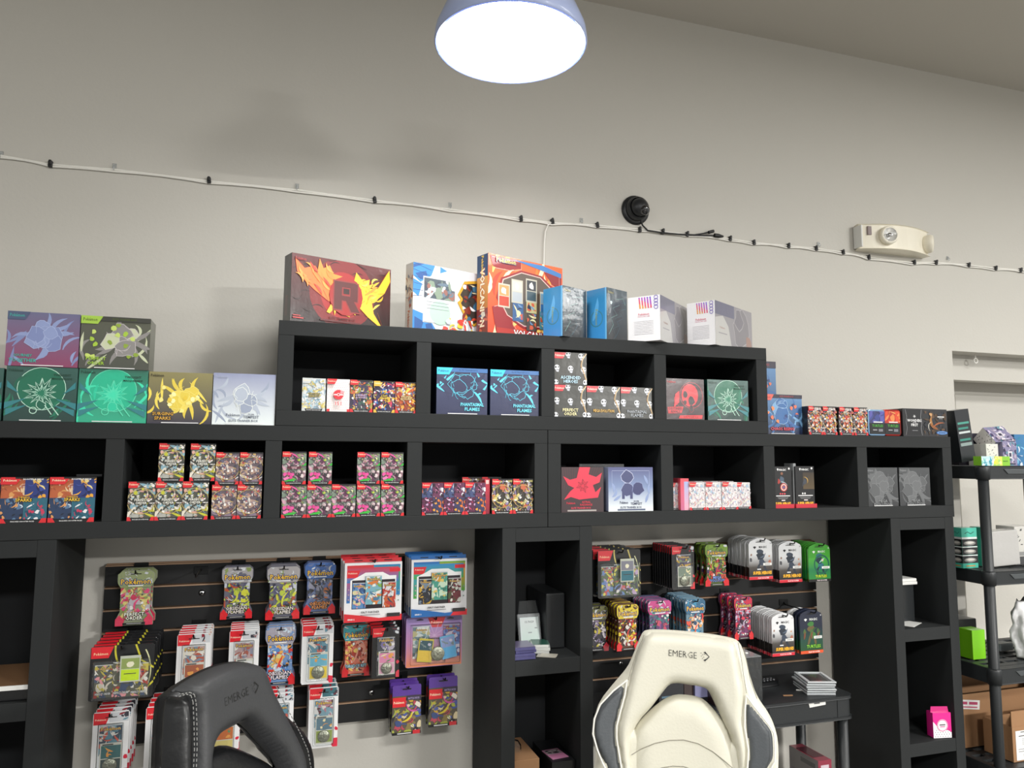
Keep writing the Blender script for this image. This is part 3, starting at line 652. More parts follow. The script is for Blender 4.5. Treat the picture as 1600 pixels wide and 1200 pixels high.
def wond(w, h):
    a = Art(w, h, 71); a.rect(0, 0, 1, 1, '#2b2b2e'); a.rect(.01, .04, .43, .97, '#1c1c1f'); a.stroke([(.06, .96), (.09, .7), (.07, .5), (.09, .3), (.06, .04)], .006, '#8a8a8e'); a.stroke([(.42, .96), (.40, .7), (.42, .5), (.40, .3), (.42, .04)], .006, '#b0b0b4')
    for k in range(6): a.stroke([(.26, .72), (.26+.03*math.cos(k*1.047), .72+.055*math.sin(k*1.047))], .007, '#e8e8e8')
    a.text('WONDERS', .255, .57, .10, '#ececec', .32); a.text('OF THE', .255, .49, .035, '#ececec', .1); a.text('FIRST', .255, .41, .10, '#ececec', .22); a.rect(.2, .2, .32, .215, '#a0a0a4')
    a.busy(.46, .05, .97, .92, ['#3a3430', '#4a3828', '#2c3038', '#5c4634', '#22242a'], 40, .09)
    a.swoosh(.62, .5, .26, 1.8, .03, '#a8743c'); a.swoosh(.68, .35, .2, 2.6, .025, '#8a5228'); a.swoosh(.78, .48, .3, .3, .014, '#a05a34'); a.blob(.62, .8, .04, '#c89a6a', 8); a.swoosh(.56, .4, .2, 1.3, .01, '#b8b4a8')
    a.ell(.86, .14, .13, .07, '#2a5a9c'); a.ell(.86, .14, .115, .055, '#6a94c8'); a.rect(.78, .125, .94, .155, '#1d3f78'); a.rect(.77, .70, .92, .74, '#d8d8d8'); a.rect(.8, .65, .89, .67, '#a8a8a8'); return a
place1(1411, 1480, 639, ZT, .008, .10, '#242427', wond, 'black landscape card box at the right end of the long shelf', name='display_box', wrap=False)

# ---------------- topmost unit cubbies
cb = [((472, 508.5, 591), lambda w, h: bundle(w, h, ['#d8dcdc', '#a8c8d8', '#e8d890', '#8fa8b8', '#f0f0ec', '#c8b870'], ['CROWN', 'ZENITH'], '#b8a860', 3, '#d0d4d4', '#c8cccc', black=False), '#d8d8d4', 'pale silver booster box, leftmost in the topmost left cubby'),
      ((510.8, 546.2, 592.5), None, '#ece8e8', 'white booster box with red dots, second from left in the top left cubby'),
      ((546.8, 582, 594), lambda w, h: bundle(w, h, ['#5a3f6c', '#3f6a5a', '#c8643a', '#8a9a4a', '#3a3450', '#d8b060'], ['SCARLET', '& VIOLET'], '#c8b0d8', 4, '#4a4050'), '#3a3040', 'purple and green booster box in the middle of the top left cubby'),
      ((583.5, 616.4, 596), lambda w, h: bundle(w, h, ['#4a2f6c', '#e8b83a', '#c83a5a', '#2a2440', '#f0e0c0', '#3a78c0'], ['LOST', 'ORIGIN'], '#f0d050', 5, '#3a2c50', '#e0b040'), '#2a2030', 'violet and yellow booster box with white strip, second from right in the top left cubby'),
      ((617.3, 650.6, 597.5), lambda w, h: bundle(w, h, ['#c85a2a', '#e8c84a', '#d8d0c8', '#6a7a9a', '#a83a2a', '#f0a040'], ['PALDEA', 'EVOLVED'], '#f0d090', 6, '#8a4a34'), '#5a2a24', 'orange and yellow booster box, rightmost in the top left cubby')]
def b151(w, h):
    a = Art(w, h, 8); a.rect(0, 0, 1, 1, '#f0ecea')
    for j in range(16):
        for i in range(11): a.circ(.05+.09*i+(.045 if j % 2 else 0), .08+.055*j, .014, '#d86a6a', 5)
    a.circ(.5, .52, .22, '#d8323c', 20); a.rect(.3, .50, .7, .535, '#f0ecea'); a.circ(.5, .52, .07, '#f0ecea'); a.circ(.5, .52, .045, '#d8323c'); a.blob(.66, .6, .12, '#e89aa0', 8)
    a.text('151', .5, .25, .12, '#d8323c', .4, '#f0ecea'); a.poly([(0, .84), (.32, .84), (.44, 1), (0, 1)], '#d8262e'); a.text('Pokémon', .19, .93, .05, '#f6e2c0', .32)
    a.rect(.12, 0, .88, .06, '#d8d8d8'); a.rect(0, 0, .12, .08, '#d8262e'); a.rect(.88, 0, 1, .08, '#d8262e'); return a
for (x0, x1, yt), fn, c, lb in cb:
    place1(x0, x1, yt, ZU, .012, .06, c, fn or b151, lb, 'booster boxes in the top left cubby', name='booster_box')
phant = lambda w, h: etb(w, h, '#3f4668', '#2b3050', '#5fd0ec', '#2f3454', ['PHANTASMAL', 'FLAMES'], '#6fdcf0', '#3fc8e8', '#1c4a7a', 'br', '#3f6ea8', 7, 19, None, mr=.38, mx=.5, my=.6)
row([(682, 762, 575), (766.5, 842, 578.5)], ZU, .012, .09, phant, '#1d2a48', ['navy card box with cyan outlines, left one in the second top cubby', 'navy card box with cyan outlines, right one in the second top cubby'], 'navy card boxes in the second top cubby', name='collector_box')
def skull(title, tc, seed, tin_=None):
    def fn(w, h):
        a = Art(w, h, seed); a.rect(0, 0, 1, 1, '#34342f')
        for i, (x, y) in enumerate([(.08, .52), (.5, .5), (.9, .48), (.42, .95), (.82, .90), (.04, .06), (.96, .08)]):
            k = w/h; a.circ(x, y, .082, '#d9dbe0', 12); a.poly([(x-.04, y-.07*k), (x+.075, y-.02*k), (x+.05, y-.13*k), (x-.015, y-.12*k)], '#c4c7d0')
            a.circ(x-.035, y+.01, .028, '#2a2a2c', 8); a.circ(x+.05, y+.015, .022, '#2a2a2c', 8); a.stroke([(x-.05, y-.08*k), (x+.06, y-.06*k)], .012, '#34342f')
        a.stroke([(.98, .98), (.86, .8), (.82, .6), (.9, .4), (.98, .15)], .022, '#c8a06a'); a.stroke([(1.0, .98), (.88, .8), (.85, .6), (.93, .4), (1.0, .15)], .010, '#e8dcc0')
        a.poly([(0, .8), (.26, .8), (.36, .99), (0, .99)], '#d8323c'); a.text('Pokémon', .16, .9, .07, '#f4d8c8', .28)
        for i, s in enumerate(title): a.text(s, .5, .22-.12*i, .10, tc, .62, '#26261f', .07)
        return a
    return fn
for (x0, x1, yt), zz, ti, tc, c, lb in [((865.8, 916, 601.5), ZU, ['PERFECT', 'ORDER'], '#e8e0a8', 1, 'black skull-printed display box, lower left one of the stack'), ((916.8, 969, 603.5), ZU, ['MEGA EVOLUTION'], '#d8a83a', 2, 'black skull-printed display box in the middle of the lower row'), ((970, 1019.5, 605.5), ZU, ['PHANTASMAL', 'FLAMES'], '#9aa0a8', 3, 'black skull-printed display box at the right of the lower row')]:
    _, hS = place1(x0, x1, yt, zz, .012, .11, '#2a2a28', skull(ti, tc, c), lb, 'skull-printed display boxes', name='display_box')
    if c == 1: hS1 = hS
place1(866, 916.5, 550.8, ZU+hS1+.001, .012, .11, '#2a2a28', skull(['ASCENDED', 'HEROES'], '#b8dcec', 4), 'black skull-printed display box standing on top of the lower ones', 'skull-printed display boxes', name='display_box')
def redd(w, h):
    a = Art(w, h, 77); a.rect(0, 0, 1, 1, '#3a2428'); a.ell(.62, .6, .22, .28, '#e8323c'); a.ring(.66, .6, .3, .012, '#b83a44', 20)
    for x, y, s in ((.28, .5, .1), (.5, .62, .09), (.66, .46, .13)): a.blob(x, y, s, '#2c1a20', 9, .3, .8, '#c84a50', .008); a.blob(x, y-.2, s*.9, '#2c1a20', 8, .4, .7, '#a83a40', .008)
    a.poly([(.2, .3), (.34, .42), (.34, .7), (.24, .62)], '#e8323c'); a.text('Pokémon', .14, .92, .06, '#c83a40', .22); a.poly([(.03, .3), (.45, .32), (.4, .16), (.05, .14)], '#c8323a')
    a.text('DESTINED', .24, .26, .06, '#2c1a20', .36); a.text('RIVALS', .24, .19, .06, '#2c1a20', .3); a.poly([(.35, .1), (.95, .12), (.93, .03), (.32, .03)], '#e8323c'); a.text('ELITE TRAINER BOX', .64, .07, .035, '#3a1014', .5); return a
place1(1040.5, 1100, 592, ZU, .012, .09, '#241518', redd, 'dark red card box in the rightmost top cubby')
place1(1105.5, 1169, 594, ZU, .014, .09, '#10302a', masq(25), 'dark green card box with outlined leaf burst in the rightmost top cubby')

# ---------------- long shelf cubbies
surg = lambda w, h: (lambda a: (a.text('SURGING', .5, .56, .04, '#f0b83a', .3, '#18141c'), a.text('SPARKS', .5, .5, .07, '#f6c83a', .46, '#18141c', .1), a.text('BOOSTER BUNDLE', .68, .955, .035, '#f0f0f0', .5), a)[-1])(
    bundle(w, h, ['#888888'], None, seed=23, base='#1a1c2c', size=.17, quad=[['#b8603a', '#d89a5a', '#e8c8a0', '#9a4a34', '#c8a89a'], ['#2c3a7c', '#e8a83a', '#3f4f9c', '#f0d890', '#1d2450'], ['#2a3c5c', '#c8d8e4', '#1b2438', '#5a7a9c', '#d89a60'], ['#2c6478', '#e8e8ec', '#c83a5a', '#3a7a8c', '#1d4a60']]))
row([(-76, -1, 745), (0, 76.5, 745), (77, 150.5, 746)], ZM, .008, .075, surg, '#17181c',
    ['wide orange and blue booster bundle box, cut off at the picture edge', 'wide orange and blue booster bundle box, left one in view', 'wide orange and blue booster bundle box, right one in the leftmost cubby'], 'wide booster bundle boxes', name='bundle_box', wrap=False)
place1(118, 158, 741, ZM, .10, .075, '#17181c', lambda w, h: Art(w, h, 1).rect(0, 0, 1, 1, '#1a1b1f').stroke([(.9, .2), (.95, .8)], .01, '#5a5c60'), 'black box standing behind the wide bundle boxes at left', name='bundle_box', wrap=False)
porder = lambda w, h: bundle(w, h, ['#6a6e5c', '#d8a89a', '#8fb8c8', '#c8c83a', '#4a4c44', '#b8b8b0', '#e8e0d0', '#3c3a3c'], ['PERFECT', 'ORDER'], '#f0f0e4', 31, '#54564c', size=.24, ring=True)
blk = lambda w, h: bundle(w, h, ['#8a7a8a', '#b89a8a', '#6a6a80', '#c8a86a', '#a84a4a', '#4a4854', '#d8d0c8'], None, seed=32, base='#6a5c64', size=.22, ring=True)
o5, hA = row([(200, 243, 752), (243.4, 284.5, 752), (285, 326, 752.5)], ZM, .010, .06, porder, '#26272a',
             ['olive and grey booster box, bottom row, leftmost in the second cubby', 'olive and grey booster box, bottom row, second in the second cubby', 'olive and grey booster box, bottom row, third in the second cubby'], 'olive and grey booster boxes')
o6, hB = row([(330.5, 370, 757), (370.8, 408.5, 757)], ZM, .012, .06, blk, '#7a3a3e',
             ['silvery booster box, bottom row, fourth in the second cubby', 'silvery booster box, bottom row, rightmost in the second cubby'], 'silvery red-cornered booster boxes')
row([(248, 289, 692, ZM+hA+.0005), (298, 336.5, 693.5, ZM+hA+.0005)], ZM+hA+.0005, .014, .06, porder, '#26272a',
    ['olive and grey booster box on the upper row, left one', 'olive and grey booster box on the upper row, right one'], 'olive and grey booster boxes', wrap=True)
row([(337.5, 373.5, 706.5, ZM+hB+.0005), (374.5, 411, 706.5, ZM+hB+.0005)], ZM+hB+.0005, .012, .06, blk, '#7a3a3e',
    ['silvery booster box on the upper row, second from the right', 'silvery booster box on the upper row, at the right cubby side'], 'silvery red-cornered booster boxes')
def hero(w, h):
    a = bundle(w, h, ['#c86a9a', '#7a8a7a', '#8a9a8c', '#4a4a4c', '#d8a8b8', '#9aa86a', '#6a3a5a', '#a8a8a4'], None, '#f0c8d0', 33, '#6a6466', size=.18, n=52)
    for x, y in ((.12, .3), (.22, .2), (.3, .32), (.14, .17), (.36, .22), (.44, .3)): a.blob(x, y, .10, a.R.choice(['#e0559c', '#d83f8c', '#e87ab0']), 8)
    a.busy(.6, .14, .98, .42, ['#3a3438', '#a8808c', '#d8c8c8', '#5a4a50'], 14, .12); a.busy(.6, .62, .95, .86, ['#b8c84a', '#5a7a4a', '#d8d8a8'], 8, .10)
    a.poly([(.06, .08), (.5, .10), (.62, .17), (.3, .15)], '#35b03a'); a.poly([(.8, .56), (1, .66), (1, .58)], '#35b03a'); a.swoosh(.5, .9, .4, 2.6, .03, '#e0559c')
    a.rect(.2, .47, .8, .55, '#5a2838'); a.text('ASCENDED', .5, .525, .025, '#f0c8d0', .5); a.text('HEROES', .5, .49, .03, '#f0c8d0', .5); return a
pos5 = ['leftmost', 'second', 'middle', 'fourth', 'rightmost']
_, hH = row([(440, 479, 757), (479.8, 517.5, 757), (518.3, 555.5, 756), (557.3, 594, 756), (594.8, 631.8, 756)], ZM, .010, .06, hero, '#232326',
            ['pink and green booster box, lower row, '+p+' in the third cubby' for p in pos5], 'pink and green booster boxes')
row([(441, 478.5, 706), (482.5, 518.5, 706), (558, 593.5, 706), (595, 630.5, 706)], ZM+hH+.0005, .012, .06, hero, '#232326',
    ['pink and green booster box, upper row, '+p for p in ('leftmost', 'second from left', 'just right of the gap', 'rightmost')], 'pink and green booster boxes')
dest = lambda w, h: bundle(w, h, None, None, seed=34, base='#5a3040', red='#d82a34', size=.2, black=False, quad=[['#46527c', '#e87a3a', '#2a2c44', '#c8d0dc', '#2a2c44'], ['#6a3454', '#e0e0e8', '#2c1c2c', '#d88ab0', '#241824'], ['#5a2444', '#c8a0c8', '#2a1828', '#e8d0e0', '#c83a6a'], ['#3c3a5c', '#e8a03a', '#2c3c6c', '#e87a2a', '#1d1c2c']])
row([(658.8, 692.8, 754), (693.2, 726, 754), (726.6, 758.6, 754)], ZM, .010, .05, dest, '#b8303c',
    ['red and violet booster box in the fourth cubby, '+p for p in ('leftmost of three', 'middle of three', 'rightmost of three')], 'red and violet booster boxes')
gold = lambda w, h: bundle(w, h, ['#b8b06a', '#d8c87a', '#4a4440', '#7a6a4a', '#c8c8c0', '#c86a4a', '#8a7aa0'], None, seed=35, base='#3a3530', size=.22, ring=True)
o_, hG = row([(768, 800.5, 748), (801.2, 832, 748)], ZM, .012, .05, gold, '#1b1b1e',
    ['black and gold booster box at the right end of the fourth cubby, left one', 'black and gold booster box at the right end of the fourth cubby, right one'], 'black and gold booster boxes')
# boxes behind and side-on
row([(722, 752, 745), (752.5, 783, 745.5)], ZM, .085, .05, gold, '#1b1b1e', ['black and gold booster box half hidden behind the red and violet ones', 'black and gold booster box behind the side-on red box'], 'black and gold booster boxes')
red_sp = lambda w, h: Art(w, h, 1).grad(0, 0, 1, 1, '#c8384a', '#8a2038').rect(.2, .86, .8, .97, '#e8c8c0')
P = U(761.5, 790, .016)
carton('thin red booster box standing side-on in the fourth cubby', P.x-.008, .016, ZM, hG-.001, .018, .10, '#a82a3a', red_sp(.016, hG-.001), name='booster_box')
def astral(w, h):
    a = Art(w, h, 88); a.rect(0, 0, 1, 1, '#3a2a2e')
    for i in range(16): a.stroke([(.02+.06*i, 1), (.06+.05*i, .75), (.0+.06*i, .5)], .006, '#6a2c38')
    L = [(.42, 1), (.68, 1), (.64, .84), (.82, .78), (.96, .88), (.9, .66), (.74, .6), (.8, .44), (.94, .56), (.86, .32), (.62, .30), (.42, .28), (.22, .34), (.06, .28), (.2, .46), (.3, .54), (.16, .6), (.04, .8), (.2, .72), (.36, .76)]
    a.poly(L, '#e0344c'); a.motif(.5, .58, .15, '#d02c44', '#6a1826', 7, .010)
    a.text('Pokémon', .22, .205, .05, '#d83a4c', .2); a.text('ASTRAL', .58, .225, .045, '#d83a4c', .34); a.text('RADIANCE', .58, .165, .045, '#d83a4c', .36)
    a.text('ELITE TRAINER BOX', .46, .095, .04, '#e0465a', .64); a.rect(.14, .02, .82, .055, '#a8a09c'); return a
place1(877, 943, 730, ZM, .010, .09, '#2a2024', astral, 'black card box with jagged red print in the fifth cubby', wrap=False)
def silv(w, h):
    a = Art(w, h, 89); a.grad(0, .55, 1, 1, '#4f5280', '#7f92b8'); a.grad(0, 0, 1, .55, '#7f92b8', '#e8eeee')
    a.stroke([(.08, .3), (.08, .92), (.92, .92), (.92, .3)], .006, '#b8c0dc')
    a.blob(.42, .78, .15, '#454a74', 10, .2, 1, '#c8cce4', .01); a.blob(.42, .5, .15, '#454a74', 10, .2, 1, '#a8b0d0', .01); a.blob(.66, .5, .15, '#3c406c', 12, .25, 1, '#8a94bc', .01)
    a.rect(.3, .28, .36, .45, '#454a74'); a.rect(.48, .28, .54, .45, '#454a74')
    for x, y, g in ((.16, .4, 1.1), (.2, .3, .6), (.84, .72, 2.0), (.9, .5, 1.6), (.12, .55, 1.8), (.86, .3, 1.2)): a.swoosh(x, y, .2, g, .03, '#8fa0c8')
    a.text('Pokémon', .34, .20, .06, '#2c3458', .18); a.text('SILVER', .62, .225, .035, '#2c3458', .2); a.text('TEMPEST', .62, .17, .055, '#2c3458', .28)
    a.text('ELITE TRAINER BOX', .5, .09, .045, '#3c4468', .6); a.rect(.2, .02, .82, .055, '#5a6480'); return a
place1(950.5, 1020, 730, ZM, .010, .09, '#8f97b4', silv, 'blue to white card box with dark plant print in the fifth cubby', wrap=False)
MB_ = place1(905, 975, 725, ZM, .12, .12, '#202226', lambda w, h: Art(w, h, 1).rect(0, 0, 1, 1, '#232529'), 'dark box standing behind the two card boxes in the fifth cubby', name='storage_box', wrap=False)
whb = lambda w, h: bundle(w, h, ['#e8e4e4', '#c8b8c8', '#a8c0d4', '#d89a9a', '#f0e8d8', '#8a8a98', '#f4f0f0'], None, '#c83a4a', 36, '#e0dcdc', '#d82a34', size=.2, n=40, black=False)
row([(1050, 1063, 754), (1077.5, 1101.5, 753.5), (1102.3, 1127, 753.5), (1128, 1152.5, 753), (1153.2, 1170, 752.5)][1:4], ZM, .010, .05, whb, '#e4e0e2',
    ['white and red booster box in the sixth cubby, '+p for p in ('leftmost of the front three', 'middle of the front three', 'rightmost of the front three')], 'white and red booster boxes')
row([(1045, 1069.5, 755), (1148.5, 1173, 753)], ZM, .03, .045, whb, '#e4e0e2', ['white and red booster box pushed against the left cubby side', 'white and red booster box set back at the right of the row'], 'white and red booster boxes')
row([(1052+24*i, 1075+24*i, 752) for i in range(4)], ZM, .085, .05, whb, '#e4e0e2', ['white booster box in the back row of the sixth cubby, '+p for p in ('leftmost', 'second', 'third', 'rightmost')], 'white and red booster boxes')
P = U(1070, 775, .016)
carton('white booster box turned side-on with a red and blue edge', U(1063.5, 775, .012).x, U(1076.5, 775, .012).x-U(1063.5, 775, .012).x, ZM, .105, .012, .06, '#d84a5a', Art(.03, .105, 2).grad(0, 0, 1, 1, '#e0505c', '#c86a90').grad(.45, 0, 1, .9, '#9fb0dc', '#e8a8b8'), name='booster_box')
def magic_box(fig):
    def fn(w, h):
        a = Art(w, h, 91+fig); a.rect(0, 0, 1, 1, '#131316'); a.text('MAGIC', .52, .92, .05, '#f0f0f0', .5); a.poly([(.2, .94), (.25, .96), (.3, .94), (.25, .89)], '#f0f0f0'); a.circ(.88, .95, .05, '#e8e8e8', 10)
        if fig == 0:
            a.blob(.45, .68, .2, '#4a5a6c', 9, .4, .8); a.blob(.3, .64, .16, '#a83a34', 8, .4, .6); a.circ(.47, .83, .07, '#8a5a44', 9); a.swoosh(.6, .6, .4, -.5, .05, '#8fa0a8')
            for r, c in ((.2, '#b8302c'), (.155, '#d8d4cc'), (.11, '#b8302c'), (.06, '#4a6a9c')): a.circ(.56, .50, r, c, 18)
        else: a.grad(.4, .45, 1, .85, '#3a3024', '#5a4a30'); a.swoosh(.5, .66, .6, 1.0, .07, '#30343c'); a.blob(.5, .62, .18, '#3c424c', 9, .5, .8); a.swoosh(.62, .7, .4, 2.2, .02, '#c8a050')
        for i in range(3 if fig == 0 else 2): a.circ(.36+.12*i, .345, .045, '#d8505a' if fig == 0 else '#e0e0e0', 8)
        a.rect(.12, .285, .9, .305, '#e8e8e8'); a.rect(.2, .25, .8, .257, '#a8a8a8'); a.rect(.25, .225, .75, .232, '#a8a8a8'); a.rect(.42, .175, .62, .20, '#e8d8d8')
        a.text('SUPER HEROES', .5, .11, .075, '#f0b430', .86, None, bold=.05); a.rect(0, 0, 1, .055, '#d82a3a'); a.text('COMMANDER DECK', .5, .03, .026, '#f8d8d8', .7); return a
    return fn
def magicb(x0, x1, yt, Y, fig, lb, rz=0.):
    X, w, h = place(x0, x1, yt, ZM, Y); t = carton(lb, X, w, ZM, h, Y, .06, '#16161a', magic_box(fig)(w, h), rz, 'black deck boxes with red feet', name='deck_box', wrap=False)
    MB().box(-.003, w+.006, -.004, .06, -.0002, .014, side('#c8283a')).build('red_foot', t); return t
magicb(1208.5, 1236.5, 729, .016, 0, 'black deck box with round red shield print and red foot')
magicb(1243, 1272, 728.5, .016, 1, 'black deck box with grey and gold print and red foot')
P = U(1239.5, 760, .03); tag(MB().prism([(-.006, 0), (.008, 0), (.010, .09), (.007, .155), (-.004, .155), (-.006, .09)], 0, .05, side('#8f9294')).build('tray_edge', loc=(P.x, .022, ZM+.001), bevel=.001), 'curved grey card divider between the two black deck boxes', 'divider')
grey = lambda w, h: etb(w, h, '#4a4c4e', '#3a3b3d', '#8a8c8e', '#6a6c6e', ['MEGA', 'EVOLUTION'], '#8c8e90', '#505254', '#8a8c8e', 'cb', None, 12, 93, '#5c5e60', foot='#f0f0f0', mr=.42, tout='#3a3b3d')
row([(1354.8, 1401.5, 731), (1404, 1455.5, 730)], ZM, .012, .09, grey, '#3a3c3e', ['dark grey wrapped card box in the eighth cubby, left one', 'dark grey wrapped card box in the eighth cubby, right one'], 'dark grey wrapped card boxes', name='collector_box')
# ================================================================== HANGING PACKS
ORD = ['front', 'second', 'third', 'fourth', 'fifth', 'sixth', 'seventh', 'eighth', 'ninth', 'tenth', 'eleventh', 'twelfth', 'thirteenth', 'fourteenth', 'fifteenth']
SLV = [(.13, 1), (.87, 1), (1, .93), (1, .80), (.9, .69), (.9, .25), (1, .12), (1, 0), (0, 0), (0, .12), (.1, .25), (.1, .69), (0, .80), (0, .93)]
HOLE = '#0d0d0e'
def hole(a, y=.955, r=.14): a.poly([(.5-r, y-.008), (.5-r*.3, y-.008), (.5, y+.02), (.5+r*.3, y-.008), (.5+r, y-.008), (.5+r, y-.022), (.5-r, y-.022)], HOLE)
def sleeve(pal, base, title, tc, foot, seed, top=None, logo='#f0c020'):
    def fn(w, h):
        t = thing('sleeved_pack', '', 'card pack', (0, 0, 0))
        MB().prism([((x-.5)*w, y*h) for x, y in SLV], 0, .0035, side(base, .3)).build('card_sleeve', t, bevel=.0006)
        m = MB(); vs = []; fs = []
        for j in range(9):
            for i in range(7):
                u, v = i/6, j/8; vs.append(((u-.5)*w*.78, -.0065*(math.sin(math.pi*u)*math.sin(math.pi*v))**.6, h*(.13+.56*v)))
        for j in range(8):
            for i in range(6): q = j*7+i; fs.append((q, q+1, q+8, q+7))
        a = Art(w, h, seed); a.poly(SLV, base)
        a.cl = (.1, .1, .9, .7); a.busy(.1, .1, .9, .7, pal, 40, .2); a.busy(.1, .1, .9, .7, pal+['#e8e6e2', '#3a3638'], 70, .09); a.cl = (0.02, .69, .98, .99)
        if top: a.poly(SLV, top)
        a.busy(.05, .7, .95, .98, [base, top or base, pal[0], '#c8ccd0', '#d8dce0'], 22, .13); a.cl = (0, 0, 1, 1)
        a.text('Pokémon', .5, .80, .10, logo, .8, '#2a3f7a', .10); a.rect(.3, .715, .7, .735, '#e8e8e8')
        a.blob(.5, .45, .2, pal[2], 10, .5); a.blob(.47, .5, .12, pal[3 % len(pal)], 9, .5); a.swoosh(.5, .4, .5, 1.2, .03, pal[1])
        for i, s in enumerate(title): a.text(s, .5, .205-.07*i, .065, tc, .74, '#18181a', .09)
        a.poly([(0, .12), (.1, .2), (.24, .1), (.2, 0), (0, 0)], foot); a.poly([(1, .12), (.9, .2), (.76, .1), (.8, 0), (1, 0)], foot); a.rect(.2, .02, .8, .055, '#1c1c1e'); a.rect(.3, .033, .7, .042, '#c8c8c8')
        hole(a)
        o = a.build('printed_front', t, PF); o.location = (-w/2, -.004, 0)
        # puffed foil: push the pack area forward
        me = o.data
        for v in me.vertices:
            u = (v.co.x/w-.1)/.8; k = (v.co.z/h-.1)/.6
            if 0 < u < 1 and 0 < k < 1: v.co.y -= .005*(math.sin(math.pi*u)*math.sin(math.pi*k))**.7*0
        return t
    return fn
def panel_card(w, h, col, pts=None, th=.003, name='backing_card', t=None):
    pts = pts or [(0, .03), (.04, 0), (.96, 0), (1, .03), (1, .97), (.96, 1), (.04, 1), (0, .97)]
    return MB().prism([((x-.5)*w, y*h) for x, y in pts], 0, th, side(col)).build(name, t, bevel=.0005)
def mini_pack(a, x0, y0, x1, y1, pal, base, logo='#f0c020', title=None):
    a.rect(x0, y0, x1, y1, base); a.busy(x0, y0, x1, y1, pal, 26, (x1-x0)*.42); a.busy(x0, y0, x1, y1, pal+['#e4e0da'], 24, (x1-x0)*.2); cx = (x0+x1)/2
    a.rect(x0, y1-.012, x1, y1, '#c8ccd0'); a.text('Pokémon', cx, y1-.10*(y1-y0)-.01, .055*min(1, (x1-x0)*2.6), logo, (x1-x0)*.86, '#2a3f7a', .09)
    if title: a.text(title, cx, y0+.12*(y1-y0), .04, '#f0f0f0', (x1-x0)*.85, '#1a1a1a')
def mini_card(a, x, y, w, h, c1, c2, bord='#d8d8c8'):
    a.rect(x-w/2, y-h/2, x+w/2, y+h/2, bord); a.rect(x-w*.43, y+.02*h, x+w*.43, y+h*.42, c1); a.rect(x-w*.43, y-h*.44, x+w*.43, y-.02*h, c2); a.blob(x, y+h*.2, w*.22, '#e8e4d0', 7); a.rect(x-w*.3, y-h*.15, x+w*.3, y-h*.13, '#555555')
def check(pal, seed, tab='#d8232f', base='#e9e9ea', right='#c9ccd0', c1='#d8a02c', c2='#d8c23a', coin=True, wave='#d82a44'):
    def fn(w, h):
        t = thing('checklane_pack', '', 'card pack'); panel_card(w, h, base, None, .004, 'backing_card', t)
        a = Art(w, h, seed); a.rect(.03, .0, .97, 1, base); a.rect(.45, .84, .98, .985, right); a.busy(.72, .86, .98, .985, ['#3a3a44', '#8a1c2c', '#c8ccd0', pal[0]], 8, .12)
        a.poly([(.02, .81), (.36, .81), (.48, .99), (.02, .99)], tab); a.text('Pokémon', .21, .885, .03, '#f2d8c0', .32); hole(a, .93, .16)
        a.cl = (.0, .0, 1, .5); a.blob(.98, .06, .2, wave, 9); a.blob(.95, .3, .08, wave, 7); a.cl = (0, 0, 1, 1)
        mini_pack(a, .2, .34, .82, .80, pal, pal[0])
        o = a.build('printed_front', t, PW); o.location = (-w/2, 0, 0)
        # clear blister over the pack, the card in front of it and the coin
        m = MB().box(-w*.34, w*.36, -.012, -.001, h*.05, h*.83, CLEAR).build('blister', t, bevel=.003)
        b = Art(w*.6, h*.46, seed+1); b.rect(0, 0, 1, 1, '#d0cfc4'); b.rect(.05, .5, .95, .92, c1); b.rect(.05, .05, .95, .47, c2); b.busy(.08, .55, .92, .9, ['#e8a04a', '#f0e0b0', c1, '#5a8a5a'], 8, .2); b.rect(.1, .93, .6, .97, '#444444')
        MB().box(-w*.26, w*.34, -.0030, -.0022, h*.07, h*.53, side('#d0cfc4')).build('promo_card', t)
        o2 = b.build('promo_card_print', t, PF); o2.location = (-w*.26, -.003, h*.07)
        if coin: MB().lathe([(.001, .009), (w*.19, .009), (w*.20, .008), (w*.20, .0045)], mat('silvery_coin', '#9a9c8c', .3, .7, 0, .8, 120), 24, axis='y').build('coin', t, loc=(w*.03, 0, h*.2))
        return t
    return fn
def tri(base, pal, seed, c1, c2, title, tab='#d8232f', strip='#c8c03a'):
    def fn(w, h):
        t = thing('blister_pack', '', 'card pack'); panel_card(w, h, base, None, .004, 'backing_card', t)
        a = Art(w, h, seed); a.rect(.01, .01, .99, .99, base); a.poly([(.01, .78), (.28, .78), (.36, .99), (.01, .99)], tab); a.text('Pokémon', .16, .86, .05, '#f2c8a0', .22)
        a.ring(1.0, .95, .62, .03, strip, 20, math.pi*.9, math.pi*1.4); a.ring(.2, .5, .75, .02, '#d8d8a8', 20, -.3, .5); a.stroke([(.7, 1), (.8, .7), (1, .55)], .03, strip); a.stroke([(.78, .05), (1, .3)], .03, strip)
        for x in (.08, .36, .64): mini_pack(a, x, .06, x+.28, .66 if x != .36 else .70, pal, pal[0], title=title)
        hole(a, .93, .05)
        o = a.build('printed_front', t, PW); o.location = (-w/2, 0, 0)
        MB().box(-w*.45, w*.45, -.013, -.001, h*.03, h*.74, CLEAR).build('blister', t, bevel=.003)
        b = Art(w*.32, h*.48, seed+1); b.rect(0, 0, 1, 1, '#b8bcae'); b.rect(.06, .5, .94, .9, c1); b.rect(.06, .05, .94, .48, c2); b.blob(.5, .68, .2, '#e0dcc0', 8); b.rect(.2, .3, .8, .33, '#3a3a3a')
        MB().box(-w*.02, w*.30, -.0148, -.0134, h*.34, h*.82, side('#b8bcae')).build('promo_card', t)
        o2 = b.build('promo_card_print', t, PF); o2.location = (-w*.02, -.0148, h*.34)
        return t
    return fn
